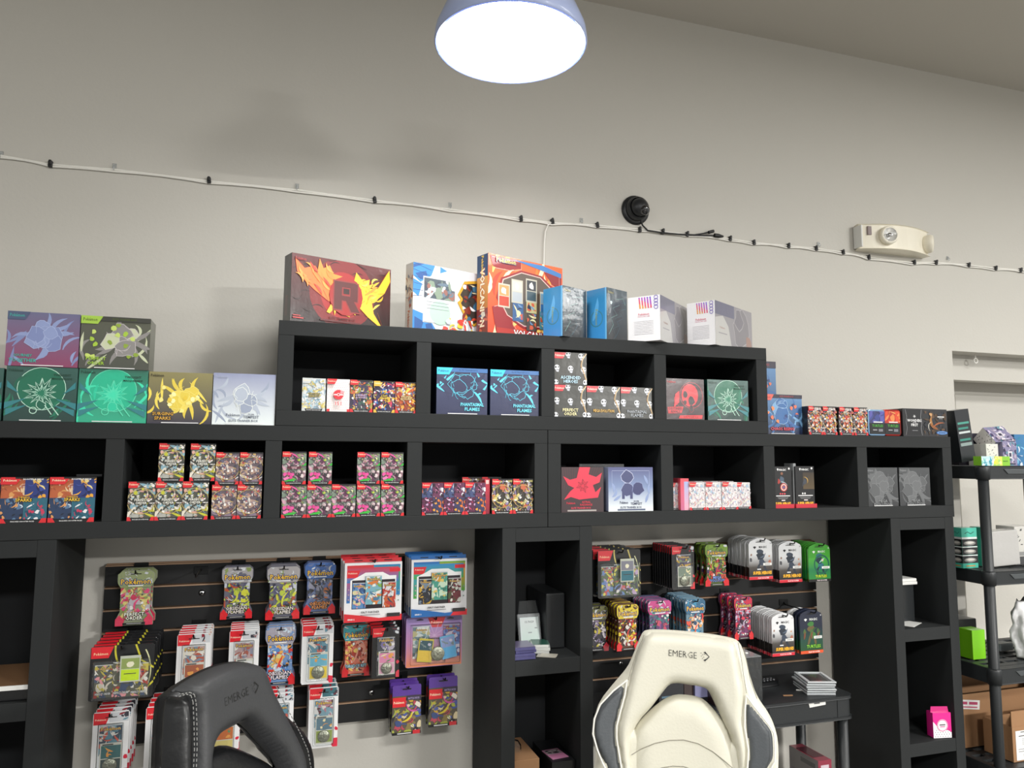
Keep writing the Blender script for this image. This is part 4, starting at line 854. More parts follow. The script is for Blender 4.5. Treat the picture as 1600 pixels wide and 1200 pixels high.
def partner(c1, c2, c3, c4, ser, pal, seed):
    def fn(w, h):
        t = thing('boxed_pack_set', '', 'card pack'); MB().box(-w/2, w/2, 0, .016, 0, h*.94, side('#e8e8ea')).build('carton', t, bevel=.0008)
        MB().box(-w/2, w/2, .012, .0135, h*.94, h, side(c1)).build('hang_tab', t)
        a = Art(w, h, seed); a.rect(0, 0, 1, .94, '#e8e8ea'); a.grad(.04, .80, .5, .90, c1, c2); a.grad(.04, .30, .10, .80, c2, c3); a.grad(.5, .80, .97, .90, c3, c4); a.grad(.88, .40, .97, .80, c4, c3)
        a.grad(.04, .62, .94, .86, c2, c3); a.poly([(.04, .70), (.22, .70), (.27, .82), (.04, .82)], '#d8232f'); a.text('Pokémon', .14, .775, .028, '#f2d8c0', .16); a.rect(.78, .78, .97, .84, '#d8232f')
        a.poly([(.1, .24), (.1, .66), (.24, .72), (.36, .78), (.66, .78), (.78, .72), (.9, .72), (.9, .24)], '#f0f0f0'); a.rect(.13, .20, .88, .66, '#241c24')
        for x, y0, y1, k in ((.14, .21, .62, 0), (.66, .21, .62, 1), (.36, .27, .73, 2)): mini_pack(a, x, y0, x+.28-.05*(k < 2), y1, pal[k], pal[k][0])
        for i in range(3): a.circ(.07, .36+.08*i, .014, '#b89a9a', 7); a.circ(.935, .32+.08*i, .014, '#7a9a8a', 7)
        a.poly([(0, 0), (0, .14), (.3, .10), (.6, .05), (1, .07), (1, 0)], c1); a.poly([(.7, 0), (.75, .06), (1, .1), (1, 0)], '#d8232f'); a.rect(.74, .06, .97, .12, '#2a2a2c')
        a.text('FIRST PARTNER', .45, .15, .032, '#3a3a3e', .40); a.rect(.28, .105, .62, .113, '#6a6a6e'); a.text('SERIES '+ser, .12, .045, .024, '#f0f0f0', .15)
        o = a.build('printed_front', t, PR); o.location = (-w/2, 0, 0)
        for k in (-.26, 0, .26): MB().box(w*k-w*.07, w*k+w*.07, .0105, .0118, h*.962, h*.975, side(HOLE)).build('hang_slot', t)
        return t
    return fn
def duo(w, h):
    t = thing('blister_pack', '', 'card pack'); panel_card(w, h, '#b08ac0', None, .004, 'backing_card', t)
    a = Art(w, h, 131); a.grad(.01, .5, .99, .99, '#9a8ac8', '#c88ab8'); a.grad(.01, .01, .99, .5, '#c88ab8', '#e88a5a'); a.poly([(.38, .98), (.7, .98), (.62, .78), (.46, .78)], '#d8232f'); a.text('Pokémon', .54, .88, .05, '#f2d8c0', .2)
    for k in range(10): a.stroke([(.5, .62), (.5+.28*math.cos(k*.628), .62+.28*math.sin(k*.628))], .008, '#d8b0d8')
    mini_pack(a, .12, .18, .42, .82, ['#7a9a9c', '#c8d0d0', '#4a5a60', '#b8b080'], '#6a8088'); mini_pack(a, .66, .18, .95, .82, ['#a85a6a', '#6a8ac8', '#d8d0e0', '#4a5a9c'], '#8a4a5c')
    for x in (.24, .78): a.poly([(x-.06, .955), (x, .97), (x+.06, .955), (x+.06, .94), (x-.06, .94)], HOLE)
    o = a.build('printed_front', t, PW); o.location = (-w/2, 0, 0)
    MB().box(-w*.42, w*.46, -.012, -.001, h*.06, h*.86, CLEAR).build('blister', t, bevel=.003)
    for x, r, c1, c2 in ((-.19, .12, '#3f5a64', '#d8b84a'), (.27, -.16, '#8a9ac8', '#5aa8d8')):
        b = Art(w*.26, h*.46, 132); b.rect(0, 0, 1, 1, '#c8b84a' if x < 0 else '#6aa8d0'); b.rect(.07, .5, .93, .92, c1); b.rect(.07, .06, .93, .48, c2); b.busy(.1, .52, .9, .9, ['#7a8a8a', '#c8c8d8', c1], 8, .2)
        MB().box(0, w*.26, .0002, .0008, 0, h*.46, side('#c8b84a' if x < 0 else '#6aa8d0')).build('promo_card', t, loc=(x*w-w*.13, -.0132, h*.14), rot=(0, r, 0))
        b.build('promo_card_print', t, PF, loc=(x*w-w*.13, -.0132, h*.14), rot=(0, r, 0))
    MB().lathe([(.001, .0165), (w*.11, .0165), (w*.12, .0155), (w*.12, .012)], mat('silvery_coin', '#9a9c8c', .3, .7, 0, .8, 120), 24, axis='y').build('coin', t, loc=(w*.05, 0, h*.27))
    MB().box(-w*.11, w*.19, -.016, -.001, h*.08, h*.58, CLEAR).build('coin_tray', t, bevel=.003)
    return t
def hangbox(w, h):
    t = thing('hanging_deck_box', '', 'card pack'); bh = h*.78
    MB().box(-w/2, w/2, 0, .018, 0, bh, side('#3a3440')).build('carton', t, bevel=.0008)
    PUR = side('#5b3a96'); MB().prism([(-w/2, bh), (w/2, bh), (w/2, h*.97), (w*.47, h), (-w*.47, h), (-w/2, h*.97)], .0, .0012, PUR).build('hang_tab', t)
    MB().box(-w/2+.0005, w/2-.0005, .001, .018, bh, bh+.0015, PUR).build('lid', t)
    a = Art(w, bh, 141); a.rect(0, 0, 1, 1, '#5c5448'); a.busy(0, .05, 1, .95, ['#c8a03a', '#8a6ab0', '#4a5a9c', '#d8c8a0', '#b84a5a', '#2a2834', '#e0d8c8', '#a8b04a', '#8a7a4a'], 60, .17)
    a.blob(.2, .3, .17, '#3f4f7c', 9); a.swoosh(.6, .42, .6, .8, .04, '#d8c23a'); a.swoosh(.62, .62, .6, 2.6, .03, '#c85a9c')
    a.rect(0, .72, .46, .97, '#d8262e'); a.text('Pokémon', .22, .84, .07, '#f6e2c0', .36); a.rect(.5, .88, 1, 1, '#3a3244'); a.text('BATTLE DECK', .74, .93, .05, '#a89ac8', .4)
    a.rect(0, 0, 1, .07, '#18181b'); a.rect(.72, .0, .97, .1, '#c82a34'); a.rect(.18, .02, .66, .05, '#c8c8c8')
    o = a.build('printed_front', t, PR); o.location = (-w/2, 0, 0)
    b = MB().box(-w*.15, w*.15, -.0006, .0, h*.90, h*.925, side(HOLE)).build('hang_slot', t)
    return t
MGS = [(0, 0), (1, 0), (1, .85), (.95, .92), (.80, .965), (.62, 1), (.38, 1), (.20, .965), (.05, .92), (0, .85)]
def magic(kind):
    c = {'w': ('#e3e4e6', '#e3e4e6', '#4a4440', '#18181a', '#d8283a'), 'g': ('#3f9e2c', '#4aa834', '#1f7a4a', '#2a8a3a', '#1a1c1c'), 't': ('#22283c', '#20263a', '#1f4a3c', '#22502c', '#e0582c')}[kind]
    def fn(w, h):
        t = thing('booster_card_pack', '', 'card pack'); MB().prism([((x-.5)*w, y*h) for x, y in MGS], 0, .007, side(c[0])).build('card_sleeve', t, bevel=.0008)
        MB().box(-w/2, w/2, -.0002, .0074, .0, h*.07, side(c[4])).build('foot_band', t)
        MB().box(-w/2-.0002, w/2, -.0001, .0072, h*.07, h*.30, side(c[3])).build('lower_band', t)
        a = Art(w, h, {'w': 151, 'g': 152, 't': 153}[kind]); a.poly(MGS, c[0]); a.grad(0, .3, 1, .62, c[1], c[2]); a.grad(0, .07, 1, .3, c[2], c[3])
        fg = {'w': ['#3c4656', '#2a323e', '#5a6678'], 'g': ['#2a6a7a', '#14303a', '#8fd0c0'], 't': ['#3f7a3a', '#6a5a3a', '#2c5a34']}[kind]
        a.blob(.55, .42, .2, fg[0], 10, .4, .8); a.blob(.5, .56, .16, fg[1], 9, .4, 1.4); a.blob(.48, .68, .1, fg[0], 8, .3, 1.8); a.swoosh(.4, .3, .4, 1.3, .05, fg[1]); a.swoosh(.66, .3, .4, 1.8, .05, fg[1]); a.swoosh(.62, .56, .3, .6, .03, fg[2])
        if kind == 'w': a.blob(.88, .42, .10, '#b0705a', 8, .3, .7); a.blob(.86, .56, .05, '#c89a7a', 7); a.blob(.08, .48, .09, '#4a4a50', 8, .3, .7); a.blob(.1, .60, .05, '#9a7a6a', 7)
        if kind == 'g': a.ring(.6, .45, .33, .06, '#145a4a', 18); a.blob(.64, .56, .07, '#d8c8b0', 8)
        if kind == 't':
            for x in (.2, .5, .8): a.blob(x, .5, .12, '#4a6a3a', 9, .4, .7); a.swoosh(x, .42, .3, 1.4, .04, '#7a4a34')
        tc = '#1c1c1e' if kind == 'w' else '#eef2ee'
        a.poly([(.18, .79), (.25, .81), (.32, .79), (.25, .74)], tc); a.text('MAGIC', .60, .785, .055, tc, .46); a.circ(.93, .87, .03, '#b8b8bc', 8)
        a.rect(.60, .335, .96, .395, '#ecece8'); a.rect(.66, .355, .9, .372, '#8a8a8c')
        if kind == 'w': a.text('SUPER HEROES', .56, .16, .085, '#f2b42c', .80, None, bold=.06); a.rect(.34, .235, .5, .26, '#e8e8e8')
        elif kind == 'g': a.text('TURTLES', .56, .14, .07, '#d0e82c', .78, '#1c3a1c')
        else: a.text('TURTLES', .58, .16, .075, '#8fd83a', .74, '#12301a')
        a.rect(0, 0, 1, .068, c[4]); a.text('PLAY BOOSTER', .6, .034, .035, '#f4e8e8', .56)
        a.poly([(.3, .915), (.44, .915), (.5, .945), (.56, .915), (.7, .915), (.7, .90), (.3, .90)], HOLE)
        o = a.build('printed_front', t, PR); o.location = (-w/2, -.0003, 0); return t
    return fn
def hook(x, z, yf, zz, where):
    t = thing('peg_hook', 'black wire display hook '+where, 'hook', (x, SY, zz), 0, 'black slatwall hooks')
    MB().box(-.020, .020, -.003, 0, -.012, .012, HOOK).build('bracket', t, bevel=.0008)
    L = SY-yf+.03; dz = z-zz
    MB().tube([(0, -.002, 0), (0, -.010, dz*.8), (0, -.022, dz), (0, -L+.012, dz), (0, -L+.003, dz+.003), (0, -L, dz+.010)], .0022, HOOK).build('wire', t)
    return t
HR = random.Random(9)
def hang(fn, x0, x1, y0, y1, yf, n, lb, grp, where, yr=None, th=.016, behind=False, hk=True):
    ym = (y0+y1)/2; X0 = U(x0, ym, yf).x; X1 = U(x1, ym, yf).x; xm = (x0+x1)/2; zt = U(xm, y0, yf).z; zb = U(xm, y1, yf).z
    w, h = X1-X0, zt-zb; X = (X0+X1)/2; yr = yr or SY-.022
    st = (yr-yf)/max(1, n-1) if n > 1 else 0; p = fn(w, h); st = min(st, .055)
    p.location = (X, yf, zb); K = tree(p); p['group'] = grp
    for i in range(n):
        k = i+(1 if behind else 0)
        l = lb+(', alone on its hook' if n == 1 and not behind else ', '+(ORD[k] if k == 0 else ORD[k]+' from the front'))
        loc = (X+HR.uniform(-.0015, .0015)*(i > 0), yf+st*i, zb+HR.uniform(-.001, .001)*(i > 0))
        if i == 0: p['label'] = l
        else: dup(p, loc, l, HR.uniform(-.02, .02), K)
    if hk: hook(X, zt-h*.045, yf, min(zt+.0, 1.5285-.008) if True else 0, where)
    return p
hang(sleeve(['#8a9a5a', '#d84a7a', '#b8b0b8', '#c83a5a', '#d8c87a'], '#8f957c', ['PERFECT', 'ORDER'], '#f0f0e0', '#d83a5a', 201, '#8f9a6c'), 182.7, 241, 891, 976, .235, 2, 'green and pink card pack at the top left panel corner', 'green and pink sleeved packs', 'holding the green and pink packs')
obs = ['#8a9a5a', '#d8d84a', '#5a5a7c', '#b8c84a', '#c8ccd8', '#3a3a4c', '#b8543a']
hang(sleeve(obs, '#6a6a78', ['OBSIDIAN', 'FLAMES'], '#e8e0d8', '#d8262e', 202, '#aaa6a8'), 345.5, 395, 885, 966, .25, 3, 'yellow-green burst card pack, left of two alike stacks', 'yellow-green sleeved packs', 'holding the left yellow-green packs')
hang(sleeve(obs, '#6a6a78', ['OBSIDIAN', 'FLAMES'], '#e8e0d8', '#d8262e', 203, '#aaa6a8'), 416, 468.5, 884, 966.7, .215, 5, 'yellow-green burst card pack, right of two alike stacks', 'yellow-green sleeved packs', 'holding the right yellow-green packs')
hang(sleeve(['#7a8ab0', '#3a3e48', '#5a5e6c', '#9a9cb0', '#c87a4a'], '#6a7aa8', ['OBSIDIAN', 'FLAMES'], '#f0a060', '#d8262e', 204, '#3f6ab0'), 475, 524, 878.6, 958.5, .25, 3, 'blue-topped grey card pack left of the red boxed set', 'blue-topped sleeved packs', 'holding the blue-topped packs')
pp = [['#5a8ac0', '#e8a0a8', '#d8d0a0', '#3a5a8a'], ['#c8643a', '#d8d8dc', '#3a4a5a', '#b83a34'], ['#7ab0c0', '#7aa84a', '#e8e8e0', '#d87a3a', '#4a7a9c']]
hang(partner('#d02a34', '#c83a4a', '#2a78b8', '#2f9c5a', '2', pp, 211), 538, 627.6, 873, 970, .12, 3, 'red-edged white boxed set with three packs, second from the top right', 'red-edged boxed pack sets', 'holding the red-edged sets', yr=.26)
pp2 = [['#2a2c34', '#c8a03a', '#7a8a9c', '#3a3e50'], ['#6a2c34', '#c8c8c0', '#4a5a3a', '#2a1c20'], ['#4a9c8a', '#d8a03a', '#c8e0c8', '#3a7a6a', '#e0c86a']]
hang(partner('#2268b0', '#2f8ac8', '#4aa83a', '#e89a2a', '3', pp2, 212), 642.5, 729, 868, 962, .16, 4, 'blue-edged white boxed pack set right of the red-edged one', 'blue-edged boxed pack sets', 'holding the blue-edged sets', yr=.27)
hang(tri('#1d1e20', ['#5a5a4a', '#e89aa0', '#c8b84a', '#3a4a6a', '#a8382c', '#d8d0c0'], 221, '#8a9a5a', '#b8d42a', 'PERFECT ORDER'), 140, 240, 1008, 1093, .11, 6, 'black triple blister pack with a lime green card', 'black triple blister packs', 'holding the black triple blisters', th=.02)
cks = [['#c8a090', '#7a8a9c', '#e8e0d0', '#b8543a'], ['#b89a9a', '#d8d8d8', '#8a8a9c', '#a85a4a'], ['#5a8a9c', '#c85a4a', '#d8d0c8', '#3a4a5a']]
hang(check(cks[0], 231, c1='#a85a3a', c2='#c8843a', coin=False), 275, 328, 990, 1086, .17, 5, 'white red-cornered blister pack above the black chair, left stack', 'white red-cornered blister packs', 'above the black chair, left')
hang(check(cks[1], 232, c1='#d8d8d8', c2='#e8e4dc', coin=False), 357, 403, 984, 1080, .17, 5, 'white red-cornered blister pack above the black chair, right stack', 'white red-cornered blister packs', 'above the black chair, right')
hang(sleeve(['#c8d8e8', '#d8443a', '#e8a85a', '#d8d08a', '#5a8ac8'], '#7a9ac8', ['OBSIDIAN', 'FLAMES'], '#e8e0e8', '#d8262e', 205, '#a8a4b0'), 413.5, 461.4, 978, 1069, .22, 3, 'blue and orange card pack in the middle row of hooks', 'blue and orange sleeved packs', 'holding the blue and orange packs')
hang(check(cks[2], 233, c1='#6ab0c8', c2='#e0c43a'), 471, 520.6, 976, 1068, .18, 4, 'white blister pack with yellow card and silver coin, middle row', 'white coin blister packs', 'holding the yellow-card blisters')
hang(sleeve(['#d8644a', '#e8a08a', '#a83a2c', '#e8c46a', '#7a2a24'], '#e0806a', ['PARADOX RIFT'], '#a8d8e8', '#d8262e', 206, '#3fa0a8'), 534.6, 578, 974.8, 1055.5, .25, 2, 'coral red card pack in the middle row', 'coral sleeved packs', 'holding the coral packs')
hang(check(['#3a3c48', '#7a6aa0', '#b8b0c0', '#8a7a3a'], 234, base='#1d1e20', right='#1d1e20', c1='#e08ab0', c2='#d8a0b8', wave='#c83a4a'), 581, 624, 980, 1059, .17, 4, 'black blister pack with pink card and dark coin', 'black coin blister packs', 'holding the black coin blisters')
hang(duo, 634, 721.8, 963, 1041, .21, 3, 'lilac two-pack blister with a coin, right end of the middle row', 'lilac two-pack blisters', 'holding the lilac blisters')
hang(check(cks[2], 235, c1='#3a6a6c', c2='#3a4a4a'), 143, 200, 1112, 1215, .15, 5, 'white blister pack with dark coin at the bottom left corner', 'white coin blister packs', 'at the bottom left of the left panel')
hang(check(cks[0], 236, c1='#c8c89a', c2='#e0e0a0', coin=False), 226, 282, 1103, 1205, .16, 4, 'white blister pack mostly hidden left behind the black chair', 'white red-cornered blister packs', 'hidden left behind the black chair')
hang(check(['#c8843a', '#d8d8c8', '#8a9a5a'], 237, c1='#c86a2c', c2='#d8c87a', coin=False), 322, 374, 1088, 1184, .18, 2, 'white blister pack seen through the opening of the black chair', 'white red-cornered blister packs', 'behind the black chair opening')
hang(check(cks[2], 238, c1='#4a6ac0', c2='#d8904a', coin=False), 410, 458, 1083, 1172, .17, 4, 'white blister pack at the right shoulder of the black chair', 'white red-cornered blister packs', 'right of the black chair')
hang(check(['#7aa0b0', '#b87a8a', '#d8d8d8', '#5a2c34'], 239, c1='#5a7a8a', c2='#8a9a4a', right='#3a6a74'), 482, 528, 1074, 1168, .2, 3, 'white coin blister pack, bottom row, right of the black chair', 'white coin blister packs', 'bottom row right of the black chair')
hang(hangbox, 613, 657.6, 1070, 1147, .20, 3, 'purple-topped hanging deck box, left of the two stacks', 'purple-topped hanging boxes', 'holding the left purple-topped boxes', yr=.27)
hang(hangbox, 670, 714.5, 1057, 1134, .235, 2, 'purple-topped hanging deck box, right of the two stacks', 'purple-topped hanging boxes', 'holding the right purple-topped boxes', yr=.27)
# right slat panel
hang(tri('#1b1c1e', ['#5a6a4a', '#c85a5a', '#6a8ac0', '#3a3a4c', '#b8a0c0', '#d8d05a'], 222, '#7a7a86', '#2f6a78', None, '#d8323c', '#c8b86a'), 934, 1001, 859, 934, .14, 5, 'black triple blister pack with teal card on the right panel', 'black triple blister packs', 'holding the teal-card blisters')
hang(check(['#3a3a4c', '#c8a03a', '#7a8a6a', '#5a4a6a'], 240, base='#232427', right='#1d1e20', c1='#7a8a7a', c2='#8a8c7a', tab='#d8323c', wave='#d8323c'), 1049.6, 1085, 853, 921, .155, 9, 'black blister pack with red corner, fanned stack in the top row', 'black red-cornered blisters', 'holding the fanned black blisters')
hang(sleeve(['#5a7a3a', '#c83a4a', '#4a3a5a', '#a8b84a', '#d85a4a'], '#5a6a3a', ['MEGA', 'EVOLUTION'], '#7a9ae0', '#d8262e', 207, '#7a9a3a'), 1099.5, 1136, 850, 915, .22, 3, 'green and dark card pack left of the white ones, top row', 'green sleeved packs', 'holding the green sleeved packs')
hang(magic('w'), 1170, 1206.6, 841, 905.3, .165, 13, 'white round-shouldered card pack, left stack of the top row', 'white round-shouldered packs', 'holding the left white packs')
hang(magic('w'), 1217, 1252.5, 846, 909.8, .20, 9, 'white round-shouldered card pack, right stack of the top row', 'white round-shouldered packs', 'holding the right white packs')
hang(magic('g'), 1263, 1297, 849, 908.7, .175, 9, 'green round-shouldered card pack at the top right corner', 'green round-shouldered packs', 'holding the green packs')
hang(sleeve(['#3a3444', '#8a7a9a', '#c8b84a', '#2a2a30', '#d8d0d8'], '#3a3840', [], '#a8a8b8', '#c83040', 208, '#6a6a3a'), 913, 949, 946, 1017, .20, 3, 'dark card pack half hidden behind the middle cubby unit', 'dark sleeved packs', 'by the middle cubby unit')
hang(sleeve(['#e0c83a', '#c83a34', '#2a2428', '#d8d0c8', '#8a2a2c'], '#5a3a2c', [], '#d8d8c0', '#d8262e', 209, '#d8c03a'), 961.7, 996.6, 943.4, 1015.5, .15, 7, 'yellow and red card pack, second stack in the lower row', 'yellow and red sleeved packs', 'holding the yellow and red packs')
hang(sleeve(['#3f8a84', '#8a4a8a', '#5a3a6a', '#c8506a', '#4a6a7a'], '#5a5a7a', [], '#d8d0e0', '#c83a5a', 210, '#c84a8a'), 1010, 1048, 937, 1010, .19, 5, 'teal and violet card pack above the white chair', 'teal and violet sleeved packs', 'above the white chair, left')
hang(sleeve(['#4a9ac0', '#e05a44', '#e8c8b0', '#2a4a6a', '#d8343a', '#e8a04a'], '#6a8a9c', [], '#f0d080', '#c83a3a', 213, '#3a6a8a'), 1068, 1101, 935, 1010, .16, 7, 'blue and orange card pack above the white chair', 'blue and orange sleeved packs of the right panel', 'above the white chair, right')
hang(sleeve(['#7a3a6a', '#c8b0c8', '#3a2a3c', '#d8405a', '#8a8a9c'], '#6a3a54', [], '#e87a4a', '#d8262e', 214, '#c8304a'), 1145, 1174, 932, 998.5, .20, 3, 'crimson and violet card pack beside the empty slats', 'crimson sleeved packs', 'holding the crimson packs')
hang(magic('w'), 1206, 1240.7, 958, 1024.7, .15, 13, 'white round-shouldered card pack in the lower row', 'white round-shouldered packs', 'holding the lower white packs')
hang(magic('t'), 1250, 1285, 953, 1020.8, .155, 3, 'dark navy and green round-shouldered pack, lower row', 'navy round-shouldered packs', 'holding the navy packs', yr=.19)
hang(magic('w'), 1246.5, 1280.5, 954, 1019.5, .205, 4, 'white round-shouldered pack behind the dark navy ones', 'white round-shouldered packs', 'x', yr=.26, behind=True, hk=False)
hang(magic('g'), 1241, 1273, 956, 1018, .272, 2, 'green round-shouldered pack at the back of the navy stack', 'green round-shouldered packs', 'x', yr=.285, behind=True, hk=False)
# empty hooks and screws
p = U(314.5, 886, SY); hook(p.x, p.z-.005, .16, p.z-.010, 'left empty beside the screw')
for (x, y, l) in ((315.5, 926, 'round metal screw below the empty hook of the left panel'), (580.5, 1082, 'small metal eye screw in the lower left slat panel'), (969.5, 1036.5, 'shiny round screw in the right slat panel')):
    p = U(x, y, SY); t = thing('screw', l, 'screw', p, 0)
    MB().lathe([(.001, .006), (.006, .0055), (.0095, .002), (.010, 0)], CHROME, 20, axis='y').build('head', t); MB().lathe([(.001, .0072), (.003, .007), (.0035, .005)], HOOK, 8, axis='y').build('recess', t)
# ================================================================== THINGS IN THE TALL UNITS
def box3(name, label, cat, x0, x1, y0, y1, z0, z1, m, rz=0, bevel=.001, group=None, art=None, arttop=None, pm=None):
    w, d, h = x1-x0, y1-y0, z1-z0; t = thing(name, label, cat, (x0, y0, z0), rz, group)
    MB().box(0, w, 0, d, .0003, h, m).build('body', t, bevel=bevel)
    if art: art(Art(w, h, 3)).build('printed_front', t, pm or PR)
    if arttop:
        o = arttop(Art(w, d, 4)).build('printed_top', t, pm or PR, loc=(0, 0, h), rot=(-math.pi/2, 0, 0))
    return t
def lean(o, rx): o.rotation_euler.x = rx
za = 1.636-BT-.3555; zb_ = za-.0445-.3555      # floors of the upper and the lower cells
# middle tall unit, upper cell
p = U(811, 995, .13)
t = thing('graded_card_case', 'clear plastic card case leaning in the middle tall unit', 'card case', (p.x+.003, .13, za+.002)); t.rotation_euler = (math.radians(-14), 0, 0)
w_, h_ = U(846, 990, .13).x-p.x, .150
MB().box(0, w_, 0, .012, 0, h_*.72, CLEARF).build('case', t, bevel=.003)
MB().prism([(.004, h_*.73), (w_-.004, h_*.73), (w_-.010, h_*.99), (.010, h_*.99)], .002, .009, CLEAR).build('top_flap', t, bevel=.001)
a = Art(w_*.84, h_*.6, 1); a.rect(0, 0, 1, 1, '#cfdcdc'); a.grad(.06, .05, .94, .95, '#d8e0e0', '#b8d0c8'); a.text('13.70/29', .5, .84, .08, '#5a6468', .7); a.rect(.4, .45, .6, .49, '#8a9498'); a.rect(.76, .6, .9, .64, '#8a9498'); a.build('paper_insert', t, PR, loc=(w_*.08, -.0005, .006))
p = U(796, 995, .10)
t = thing('graded_card_case', 'orange-bordered card in a case at the left side of the middle tall unit', 'card case', (.7225, .15, za+.002)); t.rotation_euler = (math.radians(-8), 0, 0)
MB().box(0, .030, 0, .008, 0, .098, CLEARF).build('case', t, bevel=.002)
a = Art(.026, .09, 1); a.rect(0, 0, 1, 1, '#c87a3a'); a.rect(.12, .08, .88, .92, '#5a3a24'); a.ring(.5, .5, .3, .06, '#d8a05a', 14); a.build('framed_card', t, PR, loc=(.002, -.0005, .004))
def cards(label, x0, x1, y0, n, z0, dy, dx, edge, topc, rz=0., cat='cards', th=.009):
    t = thing('card_stack', label, cat, (x0, y0, z0), rz)
    R = random.Random(n)
    p0 = None
    for i in range(n):
        q = R.uniform(-.004, .004); MB().box(0, dx, 0, dy, 0, th-.0006, side(edge if i < n-1 else edge)).build('card_pack', t, loc=(q, R.uniform(-.003, .003), i*th), rot=(0, 0, R.uniform(-.08, .08)), bevel=.0006)
    MB().box(.001, dx-.001, .001, dy-.001, n*th, n*th+.0008, side(topc)).build('top_card', t); return t
cards('white-edged stack of cards with green top in the middle tall unit', U(832, 1000, .07).x, 0, .07, 3, za+.001, .07, .055, '#d8dad6', '#2f5a4c', -.25)
cards('purple stack of card boxes at the front left of the middle tall unit', .7225, 0, .012, 4, za+.001, .08, .068, '#4c4a78', '#6c6484', 0.0)
t = thing('loose_card', 'loose cards lying before the white-edged stack', 'cards', (U(838, 1006, .03).x, .03, za+.001), -.5); MB().box(0, .06, 0, .035, 0, .0012, side('#a8a49a')).build('card', t); MB().box(.01, .062, .006, .04, .0014, .0024, side('#c0bcae')).build('card', t)
t = MB().box(.86, .925, .11, .30, za+.001, za+.175, mat('worn_black_bin', '#2c2e30', .35, 0, 0, .3, 14, .2)).build('dark_bin', bevel=.004); tag(t, 'dark glossy bin at the back right of the middle tall unit', 'bin')
# lower cell
zc = zb_-.0445-.3555
def fit_top(px, py, Y, zf): return U(px, py, Y).z
box3('cardboard_box', 'small brown cardboard box at the lower left of the middle tall unit', 'box', .7215, .805, .02, .20, zb_+.001, zb_+.105, CARDB)
t = box3('storage_box', 'black box holding a pink card in the middle tall unit', 'box', .850, .925, .03, .21, zb_+.001, zb_+.083, side('#1f2023'))
a = Art(.075, .05, 1); a.rect(0, 0, 1, 1, '#d88ab4'); a.rect(.04, .5, .96, .95, '#a89aa0'); a.busy(.08, .54, .9, .92, ['#2a2a30', '#e8e0e0', '#5a4a54'], 12, .16)
t = thing('trading_card', 'pink trading card lying on the black box', 'card', (.858, .045, zb_+.0845), .12); MB().box(0, .056, 0, .075, 0, .001, side('#d8a0c0')).build('card', t)
a = Art(.056, .075, 1); a.rect(0, 0, 1, 1, '#d88ab4'); a.rect(.06, .48, .94, .95, '#b8aab0'); a.busy(.1, .52, .9, .92, ['#2a2a30', '#e8e0e0', '#5a4a54'], 14, .2); a.build('card_print', t, PR, loc=(0, 0, .0012), rot=(-math.pi/2, 0, 0))
t = MB().lathe([(.001, .03), (.012, .028), (.02, .016), (.022, 0)], CLEAR, 20).build('plastic_cup', loc=(.752, .10, zb_+.1055)); tag(t, 'small clear plastic cap on the brown cardboard box', 'cap')
# left tall unit
t = thing('flat_tray', 'flat black tray with brown top and white front rim in the left tall unit', 'tray', (-.772, .02, za+.001))
MB().box(0, .208, 0, .24, 0, .030, side('#17181a')).build('body', t, bevel=.002); MB().box(.002, .206, .004, .238, .030, .034, CARDB).build('brown_top', t); MB().box(0, .208, -.002, .001, .026, .037, WHITEP).build('white_rim', t)
# right tall unit
t = thing('storage_box', 'dark box under the white slabs in the right tall unit', 'box', (2.207, .10, za+.001)); MB().box(0, .150, 0, .17, 0, .138, side('#232628')).build('body', t, bevel=.002)
for k in range(2):
    t = MB().box(0, .155, 0, .11, 0, .011, WHITEP).build('white_slab', loc=(2.2065, .085+.003*k, za+.1395+.0115*k), bevel=.002); tag(t, ('lower' if k == 0 else 'upper')+' white slab stacked on the dark box in the right tall unit', 'slab')
t = MB().box(0, .10, 0, .09, 0, .0012, WHITEP).build('paper_sheet', loc=(2.262, .015, za+.001), rot=(0, 0, .5)); tag(t, 'white paper sheet on the floor of the right tall unit', 'paper')
t = thing('grommet', 'grey round cable grommet on the back of the right tall unit', 'grommet', (2.402, DEP-.013, za+.05+.10)); MB().lathe([(.001, .002), (.013, .002), (.0135, 0)], mat('grey_disc', '#5a5d5f', .6), 24, axis='y').build('disc', t)
t = thing('card_pack_box', 'pink and white small box with round emblem in the right tall unit', 'box', (2.335, .02, zb_+.001), -.18); W_, H_ = .072, .088
MB().box(0, W_, 0, .035, .0003, H_, side('#e0208a')).build('body', t, bevel=.001); MB().prism([(0, H_), (W_, H_), (W_*.96, H_+.018), (W_*.04, H_+.02)], .012, .014, side('#c81a78')).build('raised_flap', t)
a = Art(W_, H_, 3); a.rect(0, 0, 1, 1, '#e8188c'); a.poly([(0, 0), (0, .66), (.2, .48), (.8, .3), (1, .22), (1, 0)], '#f0ecee')
for j in range(4):
    for i in range(7): a.circ(.1+.14*i+.07*(j % 2), .06+.085*j, .022, '#3a3a3c', 5)
a.circ(.5, .5, .30, '#f0ecee', 20); a.ring(.5, .5, .27, .03, '#e8188c'); a.rect(.34, .50, .66, .55, '#5a4a54'); a.rect(.36, .43, .64, .47, '#c85a94')
a.build('printed_front', t, PR)

